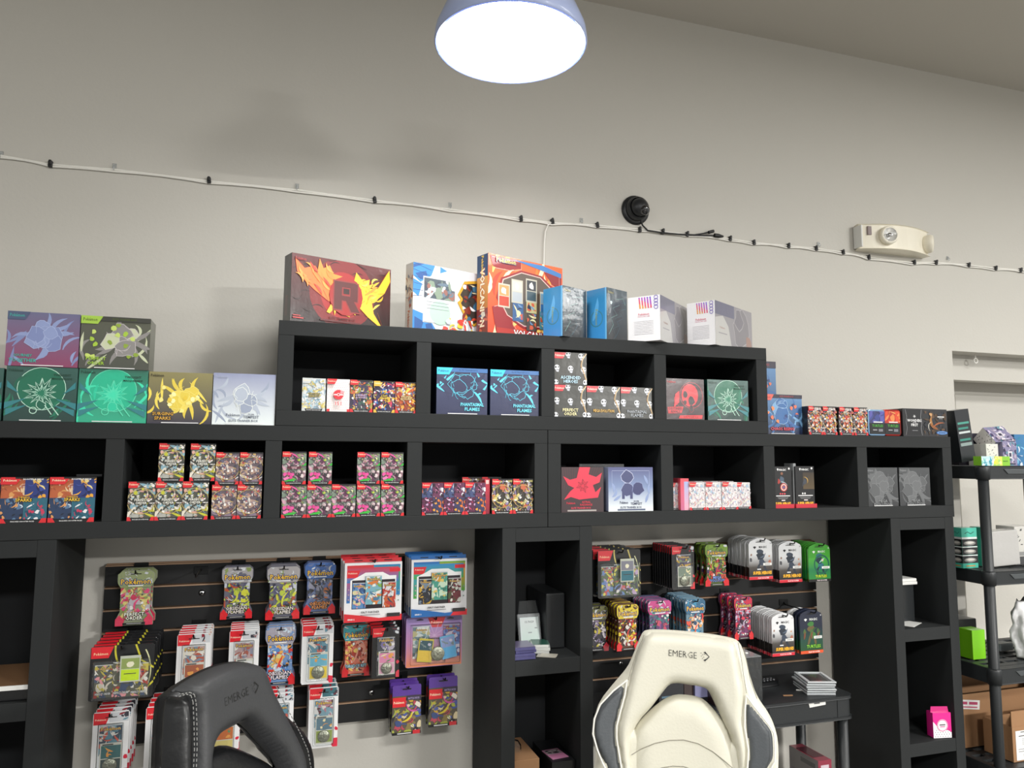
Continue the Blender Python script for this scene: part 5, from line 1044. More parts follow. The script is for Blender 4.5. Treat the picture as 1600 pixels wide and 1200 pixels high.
# ================================================================== PLASTIC TABLE IN THE RIGHT BAY
def PZ(px, py, z):
    v = ray(px, py); k = (z-CZ)/v.z; return Vector((v.x*k, CY+v.y*k, z))
TZ = 1.03
t = thing('plastic_table', 'black plastic shelf table standing before the right slat panel', 'table', (0, 0, 0))
X0_, X1_, Y0_, Y1_ = 1.02, 1.972, .002, .285
def rr_(x0, x1, y0, y1, r):
    P = []
    for cx, cy, a0 in ((x1-r, y1-r, 0), (x0+r, y1-r, 90), (x0+r, y0+r, 180), (x1-r, y0+r, 270)):
        for k in range(5): a = math.radians(a0+22.5*k); P.append((cx+r*math.cos(a), cy+r*math.sin(a)))
    return P
MB().prism(rr_(X0_, X1_, Y0_, Y1_, .03), TZ-.012, TZ, PLAST, 'z').build('table_top', t, bevel=.002)
MB().prism(rr_(X0_+.004, X1_-.004, Y0_+.004, Y1_-.004, .028), TZ-.072, TZ-.012, PLAST, 'z').prism(rr_(X0_, X1_, Y0_, Y1_, .03), TZ-.080, TZ-.070, PLAST, 'z').build('apron', t, bevel=.0015)
for k, xx in enumerate((1.30, 1.62, 1.90)): MB().box(xx, xx+.004, Y0_+.002, Y0_+.006, TZ-.07, TZ-.012, PLAST).build('rib', t)
for x in (X0_+.03, X1_-.03):
    for y in (Y0_+.03, Y1_-.03): MB().lathe([(.001, 0), (.019, 0), (.018, TZ-.08), (.001, TZ-.08)], PLAST, 16, o=(x, y, 0)).build('leg', t)
MB().prism(rr_(X0_, X1_, Y0_, Y1_, .03), .56, .60, PLAST, 'z').build('lower_shelf', t, bevel=.002)
p = U(1277, 1099.5, 0); t2 = thing('price_tag', 'white price tag on the front of the plastic table', 'price tag', (p.x, Y0_+.0035, p.z))
MB().prism([(-.034, .011), (.038, .014), (.038, -.008), (-.028, -.012)], -.0014, 0, WHITEP).build('tag', t2)
a = Art(.06, .016, 1); a.rect(0, 0, 1, 1, '#e4e4e0'); a.rect(.3, .35, .7, .65, '#6a6a6a'); a.build('tag_print', t2, PR, loc=(-.028, -.0014, -.008))
# on the table
p = PZ(1296, 1084, TZ); R = random.Random(3)
for i in range(6):
    t = thing('card_holder', 'clear hard card holder, %s of the stack on the plastic table' % ['lowest', 'second from the bottom', 'third from the bottom', 'fourth from the bottom', 'fifth from the bottom', 'topmost'][i], 'card holder', (p.x-.088+R.uniform(-.003, .003), p.y+.005, TZ+.0005+i*.0078), -.30+R.uniform(-.05, .05), 'clear card holders on the table')
    MB().box(0, .10, 0, .125, 0, .0028, CLEARF).build('holder_back', t, bevel=.0008)
    m = MB(); E_ = mat('bright_acrylic_rim', '#d4d9dc', .15, 0, .5)
    for q in ((0, .10, 0, .010), (0, .10, .115, .125), (0, .010, .010, .115), (.090, .10, .010, .115)): m.box(*q, .0036, .0066, E_)
    m.build('rim', t)
    MB().box(.018, .082, .018, .107, .0033, .0037, side('#34373a')).build('inner_window', t)
p = PZ(1206, 1075, TZ)
t = thing('remote_control', 'black remote with buttons lying on the plastic table', 'remote', (p.x-.045, p.y+.01, TZ+.0005), .1)
MB().prism(rr_(0, .095, 0, .045, .012), 0, .018, side('#141517'), 'z').build('body', t, bevel=.004); 
m = MB()
for i in range(5):
    for j in range(2): MB().lathe([(.001, .022), (.005, .0215), (.006, .018)], side('#2c2e31'), 12, o=(.018+.015*i, .014+.016*j, 0)).build('button', t)
p = PZ(1244, 1079, TZ); tag(MB().box(0, .022, 0, .005, 0, .003, WHITEP).build('paper_scrap', loc=(p.x, p.y, TZ+.0003), rot=(0, 0, -.6)), 'tiny white scrap on the plastic table', 'scrap')
p = PZ(1232, 1087, TZ); tag(MB().box(0, .034, 0, .007, 0, .002, CARDB).build('wood_stick', loc=(p.x-.02, p.y, TZ+.0003), rot=(0, 0, -.2)), 'small brown stick on the plastic table', 'stick')
p = PZ(1170, 1096, TZ)
t = thing('acrylic_case', 'clear acrylic display case on the plastic table beside the white chair', 'display case', (p.x-.035, .04, TZ+.0005), 0)
m = MB(); m.box(0, .085, 0, .002, 0, .145, CLEAR).box(0, .085, .10, .102, 0, .145, CLEAR).box(0, .002, .002, .10, 0, .145, CLEAR).box(.083, .085, .002, .10, 0, .145, CLEAR).build('side_walls', t)
MB().box(0, .085, 0, .102, .145, .148, CLEARF).build('lid', t, bevel=.0008)
for z in (.05, .098): MB().box(.003, .082, .003, .099, z, z+.002, CLEAR).build('tier', t)
MB().box(.05, .06, .04, .05, .148, .151, WHITEP).build('lid_tab', t)
def dbox(label, x0, x1, Y, h, col, art, rz=0.):
    X, X2 = U(x0, 1080, Y).x, U(x1, 1080, Y).x; w = X2-X; t = carton(label, X, w, TZ+.0005, h, Y, .05, col, art(w, h), rz, name='display_box', wrap=False)
dbox('black box with pale lettering seen through the white chair opening', 1030, 1068, .07, .155, '#1c1d22', lambda w, h: Art(w, h, 2).rect(0, 0, 1, 1, '#1e2026').poly([(.2, .64), (.28, .80), (.36, .80), (.30, .64)], '#b8d0dc').poly([(.42, .64), (.46, .80), (.54, .80), (.52, .64)], '#b8d0dc').rect(.62, .64, .7, .80, '#b8d0dc').rect(.1, .2, .9, .24, '#5a7a8c'))
dbox('small dark brown box beside the lavender one behind the white chair', 1069, 1085, .09, .15, '#3a2a28', lambda w, h: Art(w, h, 2).rect(0, 0, 1, 1, '#3a2c2a').blob(.5, .6, .3, '#8a5a4a', 9))
dbox('lavender box behind the white chair opening', 1086, 1128, .08, .15, '#6a6a8a', lambda w, h: Art(w, h, 2).grad(0, 0, 1, 1, '#5a5a78', '#8a8ab0').rect(0, .0, 1, .12, '#1c1d22'))
dbox('black and red box at the front right behind the white chair', 1118, 1146, .03, .07, '#2a1a1c', lambda w, h: Art(w, h, 4).rect(0, 0, 1, 1, '#2a1c20').busy(0, 0, 1, 1, ['#c83a4a', '#e0d0d0', '#3a2a30'], 18, .2))
# below the table
zt_ = U(1262, 1192, .01).z
def redg(w, h):
    a = Art(w, h, 3); a.rect(0, 0, 1, 1, '#8a2c40'); a.rect(.1, .5, .9, .8, '#5a5a90'); a.rect(.2, .86, .8, .93, '#c8b8c0'); return a
t = carton('grey and red box on the lower shelf under the plastic table', 1.815, .055, .6005, zt_-.60, .01, .15, '#8a3a48', redg(.055, zt_-.60), 0, name='product_box', sideart=(lambda a: (a.rect(0, 0, 1, 1, '#6c6668'), a.rect(.4, .86, .9, .93, '#2a2c30'), a.rect(.1, .2, .9, .7, '#5c565a'), a)[-1])(Art(.15, zt_-.60, 2)))
MB().box(.006, .049, .03, .12, zt_-.60, zt_-.60+.0012, side('#4a1c28')).build('top_print', t)

# ================================================================== BLACK PLASTIC SHELVING AT THE RIGHT
SX0, SX1, SY0, SY1 = 2.545, 3.235, -.066, .30
t = thing('plastic_shelving', 'black plastic shelving rack standing right of the tall cubby unit', 'shelving', (0, 0, 0))
LV = [(1.828, .050), (1.437, .050), (1.0855, .056), (.735, .056), (.38, .056), (.06, .056)]
for zt, th in LV:
    sh = MB().prism(rr_(SX0, SX1, SY0, SY0+.03, .014), zt-th, zt, PLAST, 'z').box(SX0, SX1, SY1-.03, SY1, zt-th, zt, PLAST).box(SX0, SX0+.025, SY0+.015, SY1-.015, zt-th, zt, PLAST).box(SX1-.025, SX1, SY0+.015, SY1-.015, zt-th, zt, PLAST).build('shelf', t, bevel=.003)
    m = MB()
    for k in range(6): y = SY0+.045+k*.049; m.box(SX0+.02, SX1-.02, y, y+.028, zt-.014, zt-.003, PLAST)
    for k in range(9): x = SX0+.075+k*.07; m.box(x, x+.014, SY0+.02, SY1-.02, zt-.016, zt-.004, PLAST)
    m.build('lattice_deck', sh)
    MB().prism([(SX0+.10, zt-.012), (SX1-.10, zt-.012), (SX1-.12, zt-.030), (SX0+.12, zt-.030)], SY0-.0035, SY0+.004, mat('worn_black_plastic_lip', '#4a4e50', .35)).build('front_lip', sh, bevel=.001)  # lip in a lighter grey than the rest of the rack
PX = [(SX0+.020, SY0+.020), (SX1-.020, SY0+.020), (SX0+.020, SY1-.020), (SX1-.020, SY1-.020)]
for x, y in PX:
    MB().lathe([(.001, .0), (.0185, .0), (.0185, 1.80), (.001, 1.80)], PLAST, 20, o=(x, y, 0)).build('post', t)
    for zt, th in LV: MB().lathe([(.001, zt-th-.002), (.0235, zt-th-.002), (.0255, zt-.008), (.0225, zt+.001), (.001, zt+.001)], PLAST, 20, o=(x, y, 0)).build('collar', t)
# top shelf things
def art_dash(a, base='#e6e4e0', n=14):
    a.rect(0, 0, 1, 1, base)
    for i in range(n): x, y, g = a.R.uniform(.06, .9), a.R.uniform(.06, .92), a.R.uniform(-.5, .9); a.stroke([(x, y), (x+.09*math.cos(g), y+.09*math.sin(g))], .03, '#2c2c30')
    return a
def art_purp(a):
    a.rect(0, 0, 1, 1, '#8a84a4'); a.busy(0, 0, 1, 1, ['#4a4468', '#c8c0d8', '#2c2a44', '#6a9aa8', '#b8a8b8', '#e0d8e0'], 40, .16); a.rect(.35, .3, .65, .6, '#d8d4dc'); a.rect(.42, .37, .58, .53, '#3a3850'); a.rect(.15, .05, .85, .1, '#3a3850'); return a
z1 = 1.8285
t = box3('card_box', 'black card box with teal lettering leaning left on the rack top', 'box', 2.553, 2.625, .03, .09, z1+.012, z1+.215, side('#22262a'), art=lambda a: a.rect(0, 0, 1, 1, '#25282c').rect(.1, .72, .9, .76, '#4a9a8a').rect(.1, .62, .8, .66, '#3a8a7c').rect(.1, .54, .9, .58, '#c8d0d0').rect(.1, .4, .85, .44, '#3a8a7c').rect(.1, .3, .9, .36, '#8a9a98'))
t.rotation_euler = (0, -.13, 0)
t = box3('card_box', 'dark box in shadow behind the tumbled patterned box', 'box', 2.64, 2.76, .12, .20, z1, z1+.13, side('#33323c'), art=lambda a: a.rect(0, 0, 1, 1, '#3a3844').busy(0, 0, 1, 1, ['#2a2834', '#5a566a', '#24222c'], 12, .2))  # dark grey card with random blotches
t = box3('card_box', 'white dash-patterned box standing under the tumbled box', 'box', 2.668, 2.730, .02, .10, z1, z1+.085, side('#d8d6d2'), art=lambda a: art_dash(a, '#dcdad4', 12))
t = box3('card_box', 'purple patterned box standing upright on the rack top', 'box', 2.742, 2.815, .01, .09, z1, z1+.095, side('#8a84a4'), art=art_purp)
t = box3('card_box', 'blue box at the right picture edge on the rack top', 'box', 2.832, 2.93, .03, .11, z1, z1+.125, side('#3a78a8'), art=lambda a: a.rect(0, 0, 1, 1, '#3a78a8').busy(0, 0, 1, 1, ['#2a5a8c', '#7ab8d8', '#d8e0e8', '#2a8a9a'], 24, .2))
t = box3('card_box', 'long low box in lime green and light blue on the rack top', 'box', 2.575, 2.72, -.035, .0, z1, z1+.036, side('#8ac83a'), art=lambda a: a.rect(0, 0, 1, 1, '#8cc83c').rect(0, 0, .45, 1, '#bfe0e4').busy(0, 0, .5, 1, ['#4aa8c8', '#e8f0f0', '#3a9ab0', '#8ad0c0'], 20, .1).rect(.45, 0, .72, 1, '#d8e060').busy(.4, 0, .7, 1, ['#f0f0a0', '#a8d870', '#e8e84a'], 8, .1).rect(.76, .45, .92, .55, '#5a8a2c'))
t = thing('card_box', 'tumbled white and purple patterned box resting on the other boxes', 'box')
w_, d_, h_ = .100, .069, .079
MB().box(0, w_, 0, d_, 0, h_, side('#5c5870')).build('carton', t, bevel=.001)
art_purp(Art(w_, h_, 9)).build('printed_front', t, PR); art_dash(Art(d_, h_, 8), '#e4e2de', 16).build('printed_side', t, PR, loc=(0, d_, 0), rot=(0, 0, -math.pi/2))
v_ = Vector((.74, .67, .0)).normalized(); r_ = v_.cross(Vector((0, 0, 1))); B_ = lambda a, b, c: (r_*a+Vector((0, 0, 1))*b-v_*c).normalized()
z_ = B_(-.5, .75, -.43); y_ = B_(-.5, -.64, -.58); x_ = y_.cross(z_); y_ = z_.cross(x_)
M_ = Matrix((x_, y_, z_)).transposed().to_4x4(); M_.translation = U(1556, 691, .015); t.matrix_world = M_
# second shelf
z2 = 1.4375
def teal(a):
    a.rect(0, 0, 1, 1, '#4fc0a8'); a.rect(0, .74, 1, .77, '#e0e8e4')
    for k in range(3): a.rect(0, .12+.21*k, 1, .30+.21*k, '#1c1d1f'); a.ell(.5, .20+.21*k, .40, .06, '#8a8a86'); a.ell(.5, .21+.21*k, .30, .03, '#d8d4cc'); a.rect(0, .30+.21*k, 1, .325+.21*k, '#e8ecea')
    a.text('ON CLOUD', .5, .88, .05, '#1c3a34', .7) if False else a.stroke([(.2, .86), (.4, .9), (.6, .85), (.8, .9)], .03, '#1c3a34'); a.rect(.2, .04, .8, .07, '#c89a5a'); return a
a0, a1 = U(1503, 850, .03).x, U(1523, 850, .03).x
t = box3('card_box', 'teal and black striped box left of the rack post', 'box', a0, a1+.012, .03, .075, z2, z2+.152, side('#3fa890'), art=teal, group='teal and black striped boxes')
teal(Art(.045, .152, 3)).build('printed_side', t, PR, loc=(0, .045, 0), rot=(0, 0, -math.pi/2))
a0, a1 = U(1534, 850, .05).x, U(1549, 850, .05).x
box3('card_box', 'teal striped box peeking out right of the rack post', 'box', a0, a1, .05, .10, z2, z2+.15, side('#3fa890'), art=teal, group='teal and black striped boxes')
box3('plastic_bag_box', 'frosted clear wrapped box on the second rack shelf', 'bag', U(1551, 850, .02).x, U(1591, 850, .02).x, .02, .08, z2, z2+.135, mat('frosted_grey_wrap', '#b9b7b4', .25, 0, .6, .5, 18), bevel=.004).rotation_euler = (0, -.05, -.05)
box3('card_box', 'white dash-patterned box at the right edge of the second shelf', 'box', 2.815, 2.93, .04, .12, z2, z2+.15, side('#d0cec8'), art=lambda a: art_dash(a, '#c8c6c0', 20).rect(0, 0, 1, .22, '#4a4a4c').rect(.05, .24, .95, .34, '#8a8a88'))
# third shelf
z3 = 1.086
box3('lime_box', 'lime green box on the third rack shelf', 'box', 2.590, 2.655, .06, .12, z3, z3+.110, side('#7cc81e'), bevel=.0015)
box3('storage_bin', 'black bin behind the lime green box', 'bin', 2.575, 2.72, .15, .27, z3, z3+.13, side('#1a1c1e'), bevel=.003)
t = box3('cable_adapter', 'grey plastic adapter beside the white plastic bag', 'adapter', 2.80, 2.875, .12, .17, z3, z3+.030, mat('grey_moulded_plastic', '#7d848a', .4), bevel=.006)
PX_ = PZ(1595, 1024, z3)
BAG = mat('white_plastic_bag', '#e6e6e6', .5, 0, .1, .2, 25)
vs = []; fs = []; NU, NV = 40, 30
for j in range(NV+1):
    v = j/NV; zz = .215*v
    for i in range(NU):
        u = 2*math.pi*i/NU; rx, ry = .105*(1-.12*v+.15*math.sin(3*v)), .05*(1-.55*v)
        q = noise.noise(Vector((math.cos(u)*2.2, math.sin(u)*2.2, v*3.5)))*.022+noise.noise(Vector((math.cos(u)*6, math.sin(u)*6, v*9)))*.010
        rx += q; ry += q*.6
        vs.append((rx*math.cos(u)-.02*v, ry*math.sin(u), max(0, zz+.018*v*noise.noise(Vector((u*1.5, v*2, 5))))))
for j in range(NV):
    for i in range(NU): a_ = j*NU+i; b_ = j*NU+(i+1) % NU; fs.append((a_, b_, b_+NU, a_+NU))
fs.append(list(range(NU-1, -1, -1))); fs.append([NV*NU+i for i in range(NU)])
t = MB().add(vs, fs, BAG, True).build('plastic_bag', loc=(2.895, .03, z3+.0005)); tag(t, 'crumpled white plastic bag on the third rack shelf', 'bag')
# fourth shelf: cardboard
z4 = .7355
def carton_open(label, x0, x1, y0, y1, h, flap):
    t = thing('cardboard_box', label, 'box', (x0, y0, z4), 0); w, d = x1-x0, y1-y0; e = .004
    MB().box(0, w, 0, d, 0, e, CARDB).box(0, w, 0, e, e, h, CARDB).box(0, w, d-e, d, e, h, CARDB).box(0, e, e, d-e, e, h, CARDB).box(w-e, w, e, d-e, e, h, CARDB).build('box_walls', t)
    for k, (ax, bx, ay, by) in enumerate(flap): MB().box(ax, bx, ay, by, h, h+.055, CARDB).build('flap', t)
    return t
t = carton_open('large open brown cardboard box at the back of the lowest visible rack shelf', 2.575, 3.10, .13, .27, .20, [(0, .525, .136, .14)])
p = U(1520, 1119, .128); 
a = Art(.11, .035, 1); a.rect(0, 0, 1, 1, '#e0dedc'); a.rect(.1, .5, .42, .8, '#b04a6a'); a.rect(.5, .5, .9, .8, '#b04a6a'); a.rect(.1, .16, .9, .3, '#b85a70'); a.build('shipping_strip', t, PR, loc=(.002, -.0006, .150), rot=(0, .12, 0))
t = carton_open('brown cardboard box with a white shipping label in front', 2.655, 2.80, -.03, .09, .125, [(.002, .12, .002, .006)])
a = Art(.10, .105, 1); a.rect(0, 0, 1, 1, '#ececea'); a.rect(.25, .93, .7, .96, '#555555'); a.rect(.15, .80, .85, .83, '#555555')
for i in range(4): a.rect(.3, .70-.06*i, .75, .715-.06*i, '#8a8a8a')
a.rect(.55, .40, .9, .48, '#3a3a3c'); a.rect(.35, .10, .7, .2, '#3a3a3c'); a.rect(.1, .36, .4, .38, '#777777'); a.rect(.1, .28, .4, .30, '#777777'); a.build('shipping_label', t, PR, loc=(.015, -.0006, .005))
t = box3('cardboard_box', 'flat brown cardboard box at the far right of the lowest visible rack shelf', 'box', 2.82, 3.05, -.02, .10, z4, z4+.13, CARDB)
# ================================================================== GAMING CHAIRS
def inside(P, loops):
    r = np.zeros(len(P), bool)
    for L in loops:
        L = np.array(L); x, y = P[:, 0], P[:, 1]
        for i in range(len(L)):
            x1, y1 = L[i-1]; x2, y2 = L[i]
            c = ((y1 > y) != (y2 > y)); xi = (x2-x1)*(y-y1)/((y2-y1) if abs(y2-y1) > 1e-12 else 1e-12)+x1
            r ^= c & (x < xi)
    return r
def nearest(P, loops):
    best = np.full(len(P), 9.); Q = P.copy()
    for L in loops:
        L = np.array(L)
        for i in range(len(L)):
            a, b = L[i-1], L[i]; ab = b-a; t = np.clip(((P-a)@ab)/max(ab@ab, 1e-12), 0, 1)[:, None]; q = a+ab*t; d = np.hypot(*(P-q).T)
            m = d < best; best[m] = d[m]; Q[m] = q[m]
    return best, Q
def smooth(L, n=2):
    for _ in range(n):
        o = []
        for i in range(len(L)):
            a, b = L[i], L[(i+1) % len(L)]; o += [(a[0]*.75+b[0]*.25, a[1]*.75+b[1]*.25), (a[0]*.25+b[0]*.75, a[1]*.25+b[1]*.75)]
        L = o
    return L
def pillow(name, loops, y0, th, er, m, parent, bend, back=0., cell=.008, n=2):
    loops = [smooth(L, n) for L in loops]; A = np.array(loops[0]); lo = A.min(0)-cell; hi = A.max(0)+cell
    nx, ny = int((hi[0]-lo[0])/cell)+2, int((hi[1]-lo[1])/cell)+2
    X, Y = np.meshgrid(lo[0]+np.arange(nx)*cell, lo[1]+np.arange(ny)*cell, indexing='ij')
    C = np.stack([(X[:-1, :-1]+cell/2).ravel(), (Y[:-1, :-1]+cell/2).ravel()], 1); keep = inside(C, loops).reshape(nx-1, ny-1)
    cnt = np.zeros((nx, ny), int)
    for i, j in ((0, 0), (1, 0), (0, 1), (1, 1)): cnt[i:nx-1+i, j:ny-1+j] += keep
    P = np.stack([X.ravel(), Y.ravel()], 1); d, Q = nearest(P, loops); used = cnt.ravel() > 0; edge = used & (cnt.ravel() < 4)
    P[edge] = Q[edge]; d[edge] = 0; idx = -np.ones(nx*ny, int); ids = np.where(used)[0]; idx[ids] = np.arange(len(ids)); N = len(ids)
    pr = np.sqrt(np.clip(1-(1-np.clip(d/er, 0, 1))**2, 0, 1)); bd = np.array([bend(s, t) for s, t in P[ids]])
    yf = y0-th*pr[ids]+bd; yb = y0+back*pr[ids]+bd+(.004 if back == 0 else .0)
    V = [(P[k][0], a, P[k][1]) for k, a in zip(ids, yf)]+[(P[k][0], a, P[k][1]) for k, a in zip(ids, yb)]
    Fs = []; g = lambda i, j: idx[i*ny+j]; E = {}
    for i in range(nx-1):
        for j in range(ny-1):
            if keep[i, j]:
                q = [g(i, j), g(i+1, j), g(i+1, j+1), g(i, j+1)]; Fs.append(q); Fs.append([k+N for k in q[::-1]])
                for a in range(4):
                    e = (q[a], q[(a+1) % 4])
                    if (e[1], e[0]) in E: del E[(e[1], e[0])]
                    else: E[e] = 1
    for a, b in E: Fs.append([b, a, a+N, b+N])
    return MB().add(V, Fs, m, True).build(name, parent)
def chair_frame(px, py, Y, az, rec):
    O = U(px, py, Y); er = Vector((math.sin(az), math.cos(az), 0)); n = er.cross(Vector((0, 0, 1))); eu = Vector((0, 0, 1))*math.cos(rec)-n*math.sin(rec); ya = eu.cross(er)
    M = Matrix((er, ya, eu)).transposed().to_4x4(); M.translation = O; Mi = M.inverted()
    cp = Vector((0, CY, CZ))
    def T(x, y):
        v = ray(x, y); k = (O-cp).dot(ya)/v.dot(ya); q = Mi @ (cp+v*k); return (q.x, q.z)
    return M, T, O
def stitched(T, pts, y, m, t, name='stitching', r=.0009, dash=.006, bend=None, gap=.004):
    P = [Vector((*T(a, b), 0)) for a, b in pts]; mb = MB(); 
    for a, b in zip(P, P[1:]):
        L = (b-a).length; k = 0.
        while k < L:
            p, q = a.lerp(b, k/L), a.lerp(b, min(1, (k+dash)/L)); mb.tube([(p.x, y+bend(p.x, p.y), p.y), (q.x, y+bend(q.x, q.y), q.y)], r, m, 5); k += dash+gap
    return mb.build(name, t)
def undercarriage(t, O, M, m, seatm, wide, az):
    # seat, gas lift and five-star base in the chair's own frame, standing on the floor
    Ri = M.to_3x3().inverted(); n = Vector((math.sin(az), math.cos(az), 0)).cross(Vector((0, 0, 1)))
    def obj_at(mb, name, W):
        o = mb.build(name, t); o.matrix_local = M.inverted() @ W; return o
    c = Vector((O.x, O.y, 0))+n*.26; rz = Matrix.Rotation(math.pi/2-az, 4, 'Z') 
    W = Matrix.Translation(c) @ rz
    obj_at(MB().prism(rr_(-wide, wide, -.27, .25, .09), .52, .62, seatm, 'z'), 'seat', W).modifiers.new('edge', 'BEVEL').width = .03
    obj_at(MB().lathe([(.001, .10), (.03, .10), (.03, .34), (.018, .35), (.018, .52), (.001, .52)], m, 20), 'gas_lift', W)
    for k in range(5):
        a = k*2*math.pi/5; q = Matrix.Rotation(a, 4, 'Z')
        obj_at(MB().prism([(.0, .075), (.0, .125), (.29, .095), (.30, .070)], -.022, .022, m), 'base_leg', W @ q)
        obj_at(MB().lathe([(.001, -.022), (.030, -.022), (.034, -.010), (.034, .010), (.030, .022), (.001, .022)], m, 20, axis='y'), 'caster', W @ q @ Matrix.Translation((.29, 0, .0345)))
def logo(t, T, p0, p1, hh, col, y, bend):
    a = Vector(T(*p0)); b = Vector(T(*p1)); w = (b-a).length; H = w*hh; A = Art(w, H, 1); ang = math.atan2(b.y-a.y, b.x-a.x)
    A.text('EMERGE', .35, .5, .62, col, .68, bold=-.012)
    for (x, y_) in ((.79, .80), (.83, .64), (.80, .5), (.86, .42), (.83, .28), (.87, .70)): A.circ(x, y_, .011, col, 4)
    A.stroke([(.88, .95), (.985, .50), (.88, .05)], .022, col); A.stroke([(.86, .88), (.94, .72)], .02, col); A.stroke([(.86, .12), (.94, .28)], .02, col)
    o = A.build('embroidered_logo', t, mat('logo_thread', '#1c1c1e', .6)); o.data.materials.clear(); o.data.materials.append(PR)
    m = (a+b)/2; o.location = (a.x+math.sin(ang)*H/2, y+bend(m.x, m.y), a.y-math.cos(ang)*H/2); o.rotation_euler = (0, -ang, 0); return o

LW = mat('cream_white_leather', '#dbd8c8', .45, 0, 0, .12, 160, .02)
LG = mat('slate_grey_leather', '#54585c', .45, 0, 0, .15, 180, .03)
LB = mat('charcoal_leather', '#3c3d3f', .5, 0, 0, .15, 180, .03)
LBB = mat('glossy_black_leather', '#131416', .42, 0, .1, .15, 120)
PIPE = mat('white_piping', '#f0eee6', .5); THR = mat('grey_thread', '#8c8c8a', .7); THD = mat('dark_thread', '#8e8a7c', .8)
# white chair -------------------------------------------------------
M, T, O = chair_frame(1072, 1090, -.35, math.radians(118), math.radians(10))
def c5(L): return [T(880+x/3.636, 950+y/3.636) for x, y in L]
def bw(s, t): return -.42*s*s
wc = bpy.data.objects.new('gaming_chair', None); COL.objects.link(wc); wc.matrix_world = M; wc.empty_display_size = .05
tag(wc, 'cream white leather gaming chair with grey side inserts, facing the viewer', 'chair')
outer = [(470, 120), (580, 122), (700, 130), (840, 146), (950, 166), (990, 182), (1012, 215), (1030, 270), (1045, 330), (1060, 390), (1085, 470), (1115, 525), (1155, 580), (1190, 650), (1213, 740), (1216, 850), (1212, 950), (1190, 1200), (1150, 1500), (1130, 1900), (330, 1900), (270, 1500), (215, 1200), (150, 980), (190, 860), (186, 780), (174, 690), (184, 600), (210, 520), (290, 420), (352, 350), (378, 310), (415, 220), (445, 145)]
hol = [(600, 432), (640, 424), (700, 432), (760, 442), (800, 448), (826, 470), (850, 520), (900, 630), (955, 740), (930, 740), (850, 640), (600, 560), (480, 640), (410, 680), (430, 630), (500, 560), (560, 480)]
pillow('back_shell', [c5(outer), c5(hol)], 0, .032, .035, LW, wc, bw, back=.045, n=1)
main = [(475, 134), (580, 136), (700, 144), (840, 160), (945, 178), (975, 195), (990, 270), (1003, 350), (1026, 470), (1018, 560), (1022, 660), (1040, 780), (1030, 909), (1000, 1200), (990, 1600), (975, 1880), (900, 1880), (960, 1300), (985, 900), (955, 750), (905, 640), (860, 530), (830, 470), (802, 446), (700, 430), (640, 422), (600, 430), (560, 480), (500, 560), (430, 632), (398, 700), (385, 760), (390, 900), (410, 1300), (450, 1880), (410, 1880), (375, 1500), (355, 1200), (337, 900), (328, 840), (308, 720), (308, 650), (330, 560), (352, 480), (370, 395), (400, 300), (432, 200)]
pillow('headrest_frame', [c5(main)], -.014, .040, .026, LW, wc, bw, n=1)
cush = [(640, 487), (700, 490), (760, 499), (805, 520), (870, 590), (925, 665), (960, 760), (985, 850), (990, 950), (975, 1300), (930, 1880), (470, 1880), (415, 1300), (392, 950), (388, 800), (390, 730), (408, 665), (440, 625), (510, 560), (580, 508)]
pillow('back_cushion', [c5(cush)], -.010, .034, .055, LW, wc, bw, n=1)
gl = [(362, 405), (350, 480), (328, 560), (305, 650), (305, 720), (325, 840), (335, 905), (350, 1180), (300, 1150), (262, 905), (235, 850), (205, 775), (183, 690), (190, 610), (222, 532), (290, 462)]
gr = [(1031, 492), (1060, 540), (1100, 590), (1150, 655), (1172, 695), (1177, 770), (1175, 842), (1140, 905), (1100, 1060), (1020, 1180), (1034, 905), (1042, 790), (1022, 660), (1022, 560)]
pillow('side_insert', [c5(gl)], -.028, .010, .012, LG, wc, bw, n=1); pillow('side_insert', [c5(gr)], -.028, .010, .012, LG, wc, bw, n=1)
for L in ([(366, 395), (353, 480), (331, 560), (308, 650), (308, 722), (328, 845), (338, 905), (352, 1180)], [(366, 398), (290, 456), (218, 530), (186, 608), (178, 690), (202, 778), (232, 855), (258, 908), (300, 1160)], [(1027, 480), (1019, 560), (1018, 660), (1038, 785), (1031, 905), (1010, 1180)], [(1028, 485), (1062, 534), (1102, 584), (1154, 650), (1177, 690), (1182, 770), (1180, 845), (1146, 908), (1100, 1070)]):
    P = c5(L); MB().tube([(x, -.042+bw(x, z), z) for x, z in P], .0024, PIPE).build('piping', wc)
for L in ([(460, 150), (420, 240), (385, 350), (372, 400)], [(982, 190), (1000, 280), (1012, 370), (1028, 470)], [(1012, 215), (1030, 300), (1050, 400), (1085, 500)]):
    stitched(T, [(880+x/3.636, 950+y/3.636) for x, y in L], -.040, THD, wc, 'seam', .0009, .02, bw, 0.0005)
for L in ([(390, 812), (440, 782), (520, 750), (600, 734), (680, 732), (760, 752), (840, 795), (910, 850), (972, 905)], [(500, 909), (560, 886), (620, 877), (680, 880), (740, 900), (770, 909), (850, 960)]):
    stitched(T, [(880+x/3.636, 950+y/3.636) for x, y in L], -.0445, THD, wc, 'seam', .0011, .02, bw, 0.0005)
logo(wc, T, (1043.5, 1017.5), (1106.5, 1024), .24, '#2a2a2c', -.0558, bw)
undercarriage(wc, O, M, LBB, LW, .25, math.radians(118))
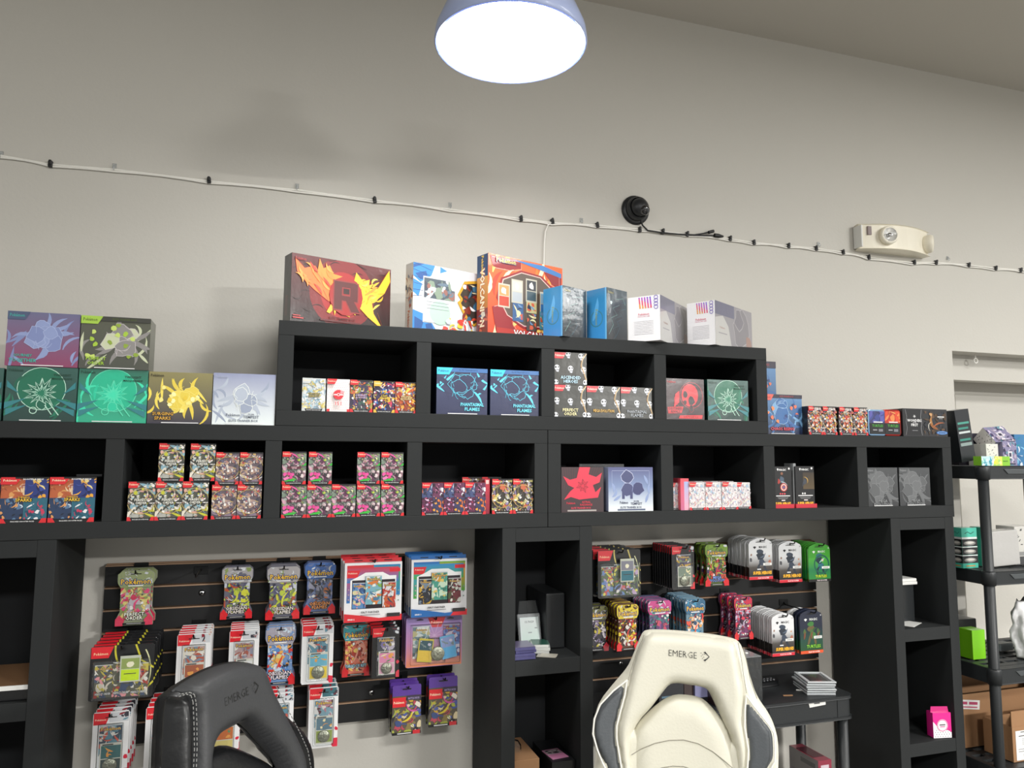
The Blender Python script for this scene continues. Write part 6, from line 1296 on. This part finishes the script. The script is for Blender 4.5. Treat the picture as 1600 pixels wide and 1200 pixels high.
# black chair -------------------------------------------------------
M, T, O = chair_frame(365, 1110, -.45, math.radians(40), math.radians(9))
def c6(L): return [T(200+x/5, 1010+y/5) for x, y in L]
def bb(s, t): return -.15*s*s
bc = bpy.data.objects.new('gaming_chair', None); COL.objects.link(bc); bc.matrix_world = M; bc.empty_display_size = .05
tag(bc, 'charcoal and black leather gaming chair turned to the right', 'chair')
hol = [(700, 648), (760, 620), (820, 588), (870, 620), (980, 745), (1110, 900), (1250, 1100), (1200, 1200), (1060, 905), (860, 815), (760, 775), (640, 798), (545, 850), (540, 900), (520, 1100), (500, 1100), (545, 850), (560, 755), (610, 700)]
hol = [(700, 648), (760, 620), (820, 588), (870, 620), (980, 745), (1110, 900), (1200, 1020), (1120, 960), (1000, 870), (860, 812), (760, 775), (640, 798), (560, 850), (550, 800), (570, 745), (610, 700)]
outer = [(240, 378), (300, 332), (400, 268), (520, 205), (640, 152), (760, 122), (850, 116), (925, 124), (965, 150), (992, 200), (1030, 320), (1075, 420), (1150, 490), (1240, 570), (1325, 650), (1368, 730), (1398, 840), (1405, 960), (1400, 1400), (1370, 2000), (1320, 2650), (700, 2900), (300, 3050), (220, 2200), (180, 1500), (185, 1000), (195, 800), (205, 600), (220, 440)]
pillow('back_shell', [c6(outer), c6(hol)], 0, .03, .035, LBB, bc, bb, back=.03, n=1)
main = [(262, 376), (310, 335), (400, 276), (520, 213), (640, 160), (760, 130), (850, 124), (920, 131), (955, 154), (980, 204), (1020, 322), (1080, 440), (1140, 560), (1210, 700), (1262, 820), (1285, 950), (1300, 1300), (1290, 2000), (1270, 2500), (1220, 2500), (1230, 1800), (1200, 1200), (1110, 900), (980, 745), (870, 622), (820, 590), (760, 620), (700, 650), (610, 700), (565, 755), (545, 850), (540, 1000), (540, 1400), (560, 2700), (440, 2750), (390, 1400), (375, 950), (380, 700), (378, 500), (350, 395), (310, 372)]
pillow('headrest_frame', [c6(main)], -.012, .044, .028, LB, bc, bb, n=1)
bol = [(225, 420), (250, 398), (300, 388), (335, 402), (352, 500), (362, 700), (358, 900), (350, 1100), (360, 1700), (330, 2400), (250, 2400), (195, 1400), (188, 950), (200, 700), (210, 540)]
pillow('side_bolster', [c6(bol)], -.018, .045, .03, LBB, bc, bb, n=1)
cush = [(650, 792), (750, 766), (860, 800), (1000, 862), (1110, 925), (1190, 1010), (1230, 1300), (1220, 2400), (600, 2700), (570, 1600), (555, 1100), (560, 960), (575, 880), (600, 830)]
pillow('back_cushion', [c6(cush)], -.0, .030, .05, LBB, bc, bb, n=1)
for L in ([(240, 400), (300, 382), (340, 392), (356, 440), (362, 600), (364, 800), (355, 950)], [(262, 380), (330, 368), (368, 385), (382, 450), (386, 600), (386, 800), (378, 950)], [(1025, 320), (1082, 430), (1145, 555), (1215, 695), (1267, 815), (1290, 950)]):
    stitched(T, [(200+x/5, 1010+y/5) for x, y in L], -.046, THR, bc, 'stitching', .0011, .005, bb)
logo(bc, T, (316.5, 1099), (372, 1073), .26, '#0e0e10', -.0566, bb)
undercarriage(bc, O, M, LBB, LBB, .25, math.radians(40))
